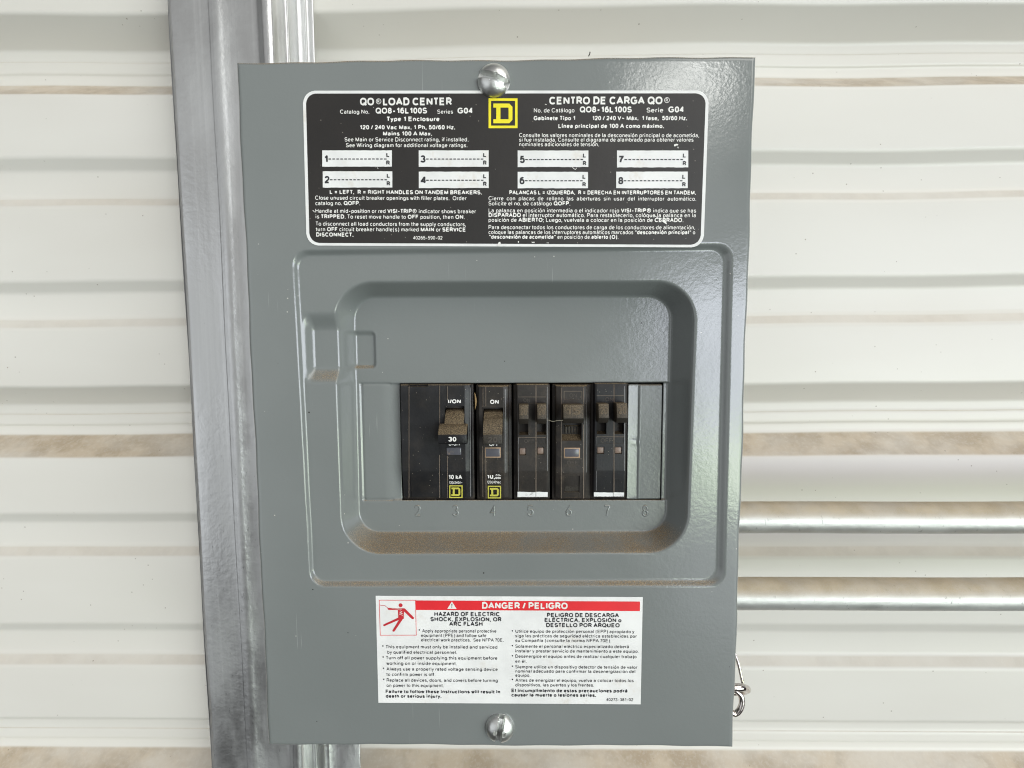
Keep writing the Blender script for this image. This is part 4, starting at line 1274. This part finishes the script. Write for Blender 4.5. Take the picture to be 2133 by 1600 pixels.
def block_handle(b, u0, u1, v0, v1, d0, d1, text, mat, tmat, chin=10):
    """lever standing out of the case: dusty upper facet, dark facet below it"""
    um = (u0 + u1) / 2
    x0, x1 = px(u0, v0, d0)[0], px(u1, v0, d0)[0]
    y = lambda v, d: px(um, v, d)[1]
    prof = [(y(v0, d0 + 1.3), d0 + 1.3), (y(v1, d0 - 0.6), d0 - 0.6), (y(v1 + chin, d0 + 2.2), d0 + 2.2), (y(v1 + chin, d0 + 2.2) + 0.3, d1), (y(v0, d0 + 1.3) + 0.5, d1)]
    bm = bmesh.new()
    add_prism_x(bm, x0, x1, prof, 0.3, 2)
    h = obj('handle', bm_mesh('handle', bm, 45), mat, b)
    if text:
        w = Print(); ww = (u1 - u0) * 0.34
        w.line(text, um - ww, um + ww, v1 - (v1 - v0) * 0.28, v1 - (v1 - v0) * 0.28, (v1 - v0) * 0.46, d0 - 0.25)
        co = w.co[0]
        co[:, 2] = np.interp(co[:, 1], [prof[0][0], prof[1][0]], [prof[0][1], prof[1][1]]) - 0.12
        obj('lettering', w.mesh('lettering'), tmat, h)
    return h

def tandem(label, u0, u1, v0, v1, us, slots, handles, off, wins, vf, strip, on, mat, ux):
    b = breaker(label, (u0 + u1) / 2, v1)
    def well(U, Vv, D): return D + 8.0
    fe = [seam(us, v0 + 2, v1 - 2, 0.45, 0.3)]
    fe += [(a, c, e, f, lambda U, Vv, D, e=e, f=f: D + np.interp(Vv, [e, e + (f - e) * 0.72, f], [10.0, 10.0, 3.0])) for a, c, e, f in slots]
    fe += [(*off, 0.22), (*on, 0.18)]
    fe += [(a, c, e, f, 1.4) for a, c, e, f in wins]
    def body(U, Vv): return np.where(U > us, 0.12, 0) + np.where(U < u0 + 4, (u0 + 4 - U) / 4 * 0.5, 0)
    me = relief('case', u0, u1, v0, v1, facet(vf, v1, 2.6, body), fe, bevel=0.5, ulines=(us, u0 + 4), vlines=(vf, vf + 2))
    obj('case', me, mat, b)
    for a, c, e, f in wins:
        bm = bmesh.new()
        x0, y0 = px(a + 0.8, e + 0.8, FD); x1, y1 = px(c - 0.8, f - 0.8, FD)
        add_box(bm, x0, x1, y0, y1, FD + 0.55, FD + 2, 0.3, 2)
        obj('window', bm_mesh('window', bm, 50), M_WIND, b)
    for (a, c, e, f, t) in handles:
        block_handle(b, a, c, e, f, 3.6, 15.0, t, M_HANDB, M_EMBH)
    # painted marker strip across the foot
    s = Print()
    a, c, e, f = strip
    n = 16
    dd = FD + 2.1
    for s0, s1 in ((a, us - 0.4), (us + 0.6, c)):
        top = [(s0 + (s1 - s0) * k / n, e + rnd.uniform(-0.3, 0.3) + 0.8 * (k / n)) for k in range(n + 1)]
        bot = [(s1 - (s1 - s0) * k / n, f + rnd.uniform(-0.3, 0.3)) for k in range(n + 1)]
        s.co.append(np.array([(*px(u, v, FD), FD + np.clip((v - vf) / (v1 - vf), 0, 1) * 2.6 - 0.12 + (0.12 if u > us else 0)) for u, v in top + bot]))
        base = sum(len(q) for q in s.co[:-1]); s.f.append(tuple(base + i for i in range(len(top + bot))))
    obj('marker_strip', s.mesh('marker_strip'), M_STRIP, b)
    w = Print(); dl = FD + 0.22 - 0.16
    line_print(w, 'OFF', ux[0], ux[1], off[3] - 2.6, (off[3] - off[2]) * 0.58, dl)
    obj('lettering', w.mesh('lettering'), M_EMB, b); w = Print()
    line_print(w, 'ON', ux[2], ux[3], on[3] - 2.4, (on[3] - on[2]) * 0.55, dl)
    obj('lettering', w.mesh('lettering'), M_EMB, b)
    base_body(b, u0 - 7, u1 + 3, v0, v1 + 0.5)
    seams(b, [(us, v0 + 3, us, v1 - 14, 1.0), (off[0], off[2], off[1], off[2], 0.5), (on[0], on[2], on[1], on[2], 0.5)])
    seams(b, [(u1 - 2.5, v0 + 6, u1 - 2.2, vf, 0.9, 0.05), (u0 + 4, vf - 70, u0 + 4, v1 - 18, 0.6, 0.0)], M_EDGE)
    return b
tandem('dusty tandem breaker with two brown handles, directly right of the logo breakers', 1076, 1142.5, 800.5, 1040, 1116.5,
       [(1081.5, 1100.5, 868, 906), (1118, 1137.5, 868, 906)], [(1081, 1101, 843, 873, '20'), (1119, 1138.5, 842, 873, '20')],
       (1080, 1137, 911.5, 925), [(1081, 1096, 933, 948.5), (1118.5, 1133.5, 932, 947)], 981, (1078, 1141.5, 1027, 1038.5), (1080, 1137, 827, 840), M_BLKD, (1092, 1112, 1090, 1104))
tandem('tandem breaker with two brown handles, beside the blank grey filler plate', 1238, 1303, 798.5, 1040, 1279,
       [(1243, 1263, 866, 904.5), (1280.5, 1300, 866, 904.5)], [(1247, 1269, 841, 871, '20'), (1285, 1308, 840, 871, '20')],
       (1243, 1299, 910, 924.5), [(1243.5, 1259, 931, 945.5), (1280.5, 1296, 931, 945.5)], 980.5, (1238.5, 1302, 1028, 1037.5), (1243, 1299, 824.5, 838), M_BLK, (1251, 1274, 1261, 1277))

# --- single breaker between the two tandems
def breaker_mid():
    b = breaker('dusty single breaker with one wide brown handle, between the two tandem breakers', 1189, 1043)
    def body(U, Vv): return np.where(U < 1169, (1169 - U) / 12 * 1.6, 0) + np.where(U > 1216, (U - 1216) / 7 * 1.0, 0)
    def slot(U, Vv, D): return D + np.interp(Vv, [866, 888, 903, 917], [10.5, 10.0, 7.5, 0.8])
    me = relief('case', 1157, 1223, 803, 1043, facet(985, 1043, 2.8, body),
                [seam(1169, 806, 1041, 0.35, 0.25), seam(1215.5, 806, 1041, 0.35, 0.25), (1175, 1212, 814.5, 832, 0.22), (1170, 1211.5, 866, 918, slot),
                 (1175, 1209, 958, 969, 0.18), (1176, 1208.5, 991.5, 1028, 0.7), (1177, 1208, 1034.5, 1040, 0.2)], ulines=(1169, 1216), vlines=(985, 987))
    obj('case', me, M_BLKD, b)
    h = block_handle(b, 1173.5, 1216, 843, 872, 3.6, 15, '15', M_HANDB, M_EMBH)
    w = Print()
    line_print(w, 'ON', 1186, 1201, 828, 8, FD + 0.08)
    obj('lettering', w.mesh('lettering'), M_EMB, b); w = Print()
    line_print(w, 'OFF', 1181, 1203, 967.3, 7, FD + 0.05)
    obj('lettering', w.mesh('lettering'), M_EMB, b)
    bm = bmesh.new()
    x0, y0 = px(1176, 934.5, FD); x1, y1 = px(1206.5, 952, FD)
    add_box(bm, x0, x1, y0, y1, FD - 0.3, FD + 2, 0.5, 3)
    wn = obj('window', bm_mesh('window', bm, 50), M_WIN, b)
    bm = bmesh.new()
    x0, y0 = px(1174.5, 932.8, FD); x1, y1 = px(1208, 954, FD)
    add_box(bm, x0, x1, y0, y1, FD - 0.12, FD + 1.5, 0.1, 1)
    obj('window_frame', bm_mesh('window_frame', bm, 50), M_WFRAME, wn)
    # ridged foot of the lever showing in the slot
    bm = bmesh.new()
    for k in range(5):
        x0, y0 = px(1177 + k * 6.2, 888, FD + 4); x1, y1 = px(1181.5 + k * 6.2, 904, FD + 4)
        add_box(bm, x0, x1, y0, y1, FD + 4.5, FD + 9, 0.25, 2)
    x0, y0 = px(1176, 886.5, FD + 4); x1, y1 = px(1208, 889, FD + 4)
    add_box(bm, x0, x1, y0, y1, FD + 4.0, FD + 9, 0.2, 1)
    obj('lever_foot', bm_mesh('lever_foot', bm, 45), M_HANDB, b)
    # dusty square recess at the foot
    s = Print()
    dd = FD + 0.7 + 0.25
    s.co.append(np.array([(*px(u, v, FD), FD + np.clip((v - 985) / 58, 0, 1) * 2.8 + 0.7 - 0.05) for u, v in ((1178, 1016), (1207, 1016), (1207, 1027), (1178, 1027))]))
    s.f.append((0, 1, 2, 3))
    obj('dust_patch', s.mesh('dust_patch'), M_HANDB, b)
    base_body(b, 1150, 1230, 800, 1043)
    seams(b, [(1169, 808, 1169, 1038, 0.7), (1215.5, 808, 1215.5, 845, 0.6), (1215.5, 885, 1215.5, 1038, 0.7), (1175, 815, 1212, 815, 0.5), (1175, 815, 1175, 832, 0.5), (1212, 815, 1212, 832, 0.5), (1175, 956, 1212, 956, 0.5)])
    seams(b, [(1221, 812, 1221.3, 984, 0.7, 0.7)], M_EDGE)
breaker_mid()

# ================================================================== SMALL THINGS
# thread of cobweb between two breakers' handles
a = px(1122, 873, 4); c = px(1173, 876, 4)
pts = [(a[0], a[1], 4.0), (a[0] * 0.6 + c[0] * 0.4, a[1] + 0.55, 4.4), (a[0] * 0.42 + c[0] * 0.58, a[1] + 1.2, 4.6), (a[0] * 0.2 + c[0] * 0.8, a[1] + 0.75, 4.4), (c[0], c[1], 4.2)]
tag(obj('cobweb_thread', tube('cobweb_thread', pts, 0.09, 6, 6), M_THREAD),
    'thin pale cobweb thread stretched between two brown breaker handles', 'cobweb')

# bent wire hook sticking out beside the panel's lower right edge
def wire_hook():
    d = 34.0
    P = lambda u, v, dd=d: (*px(u, v, dd), dd)
    root = thing('wire_hook', "shiny bent wire hook sticking out behind the panel's lower right edge", 'hook', W(*P(1535, 1490)))
    a, b = P(1500, 1437, 28), P(1560, 1436, 28)
    loop = [P(1500, 1432, 26), P(1535, 1432, 25), P(1549, 1433, 27), P(1556.5, 1436, 33), P(1550, 1439, 40), P(1535, 1441, 43), P(1500, 1441, 43)]
    obj('eye', tube('eye', loop, 1.95, 16, 8), M_CHROME, root)
    ring = [P(1520, 1430, 34), P(1541, 1446, 33), P(1545.5, 1462, 32.5), P(1541, 1478, 32), P(1531, 1486.5, 32), P(1518, 1480, 32)]
    obj('ring', tube('ring', ring, 1.6, 16, 8), M_CHROME, root)
    wire = [P(1548, 1428, 36), P(1543, 1405, 37), P(1538.5, 1385, 38), P(1530, 1360, 40)]
    obj('wire', tube('wire', wire, 0.85, 12, 6), M_CHROME, root)
wire_hook()

# sliver caught between two breakers, and a twig on the top edge
sl = [(*px(988.5, 818, 16), 16.0), (*px(990.6, 828, 15.4), 15.4), (*px(991.2, 840, 15.2), 15.2), (*px(989.6, 853, 15.6), 15.6)]
tag(obj('wood_sliver', tube('wood_sliver', sl, lambda t: 0.10 + 0.42 * math.sin(math.pi * t), 8, 6), plain('dry_wood', (0.42, 0.28, 0.13), 0.7)),
    'tan sliver wedged between the two breakers with yellow logos', 'sliver')
tw = [(*px(1226, 117, 3), 3.0), (*px(1228.5, 112, 3.2), 3.2), (*px(1229, 108, 3.0), 3.0)]
tag(obj('twig', tube('twig', tw, 0.22, 8, 4), plain('dark_twig', (0.03, 0.022, 0.015), 0.8)), "tiny dark twig standing on the panel's top edge", 'twig')
for o in list(S.objects):
    if '_base' in o: del o['_base']
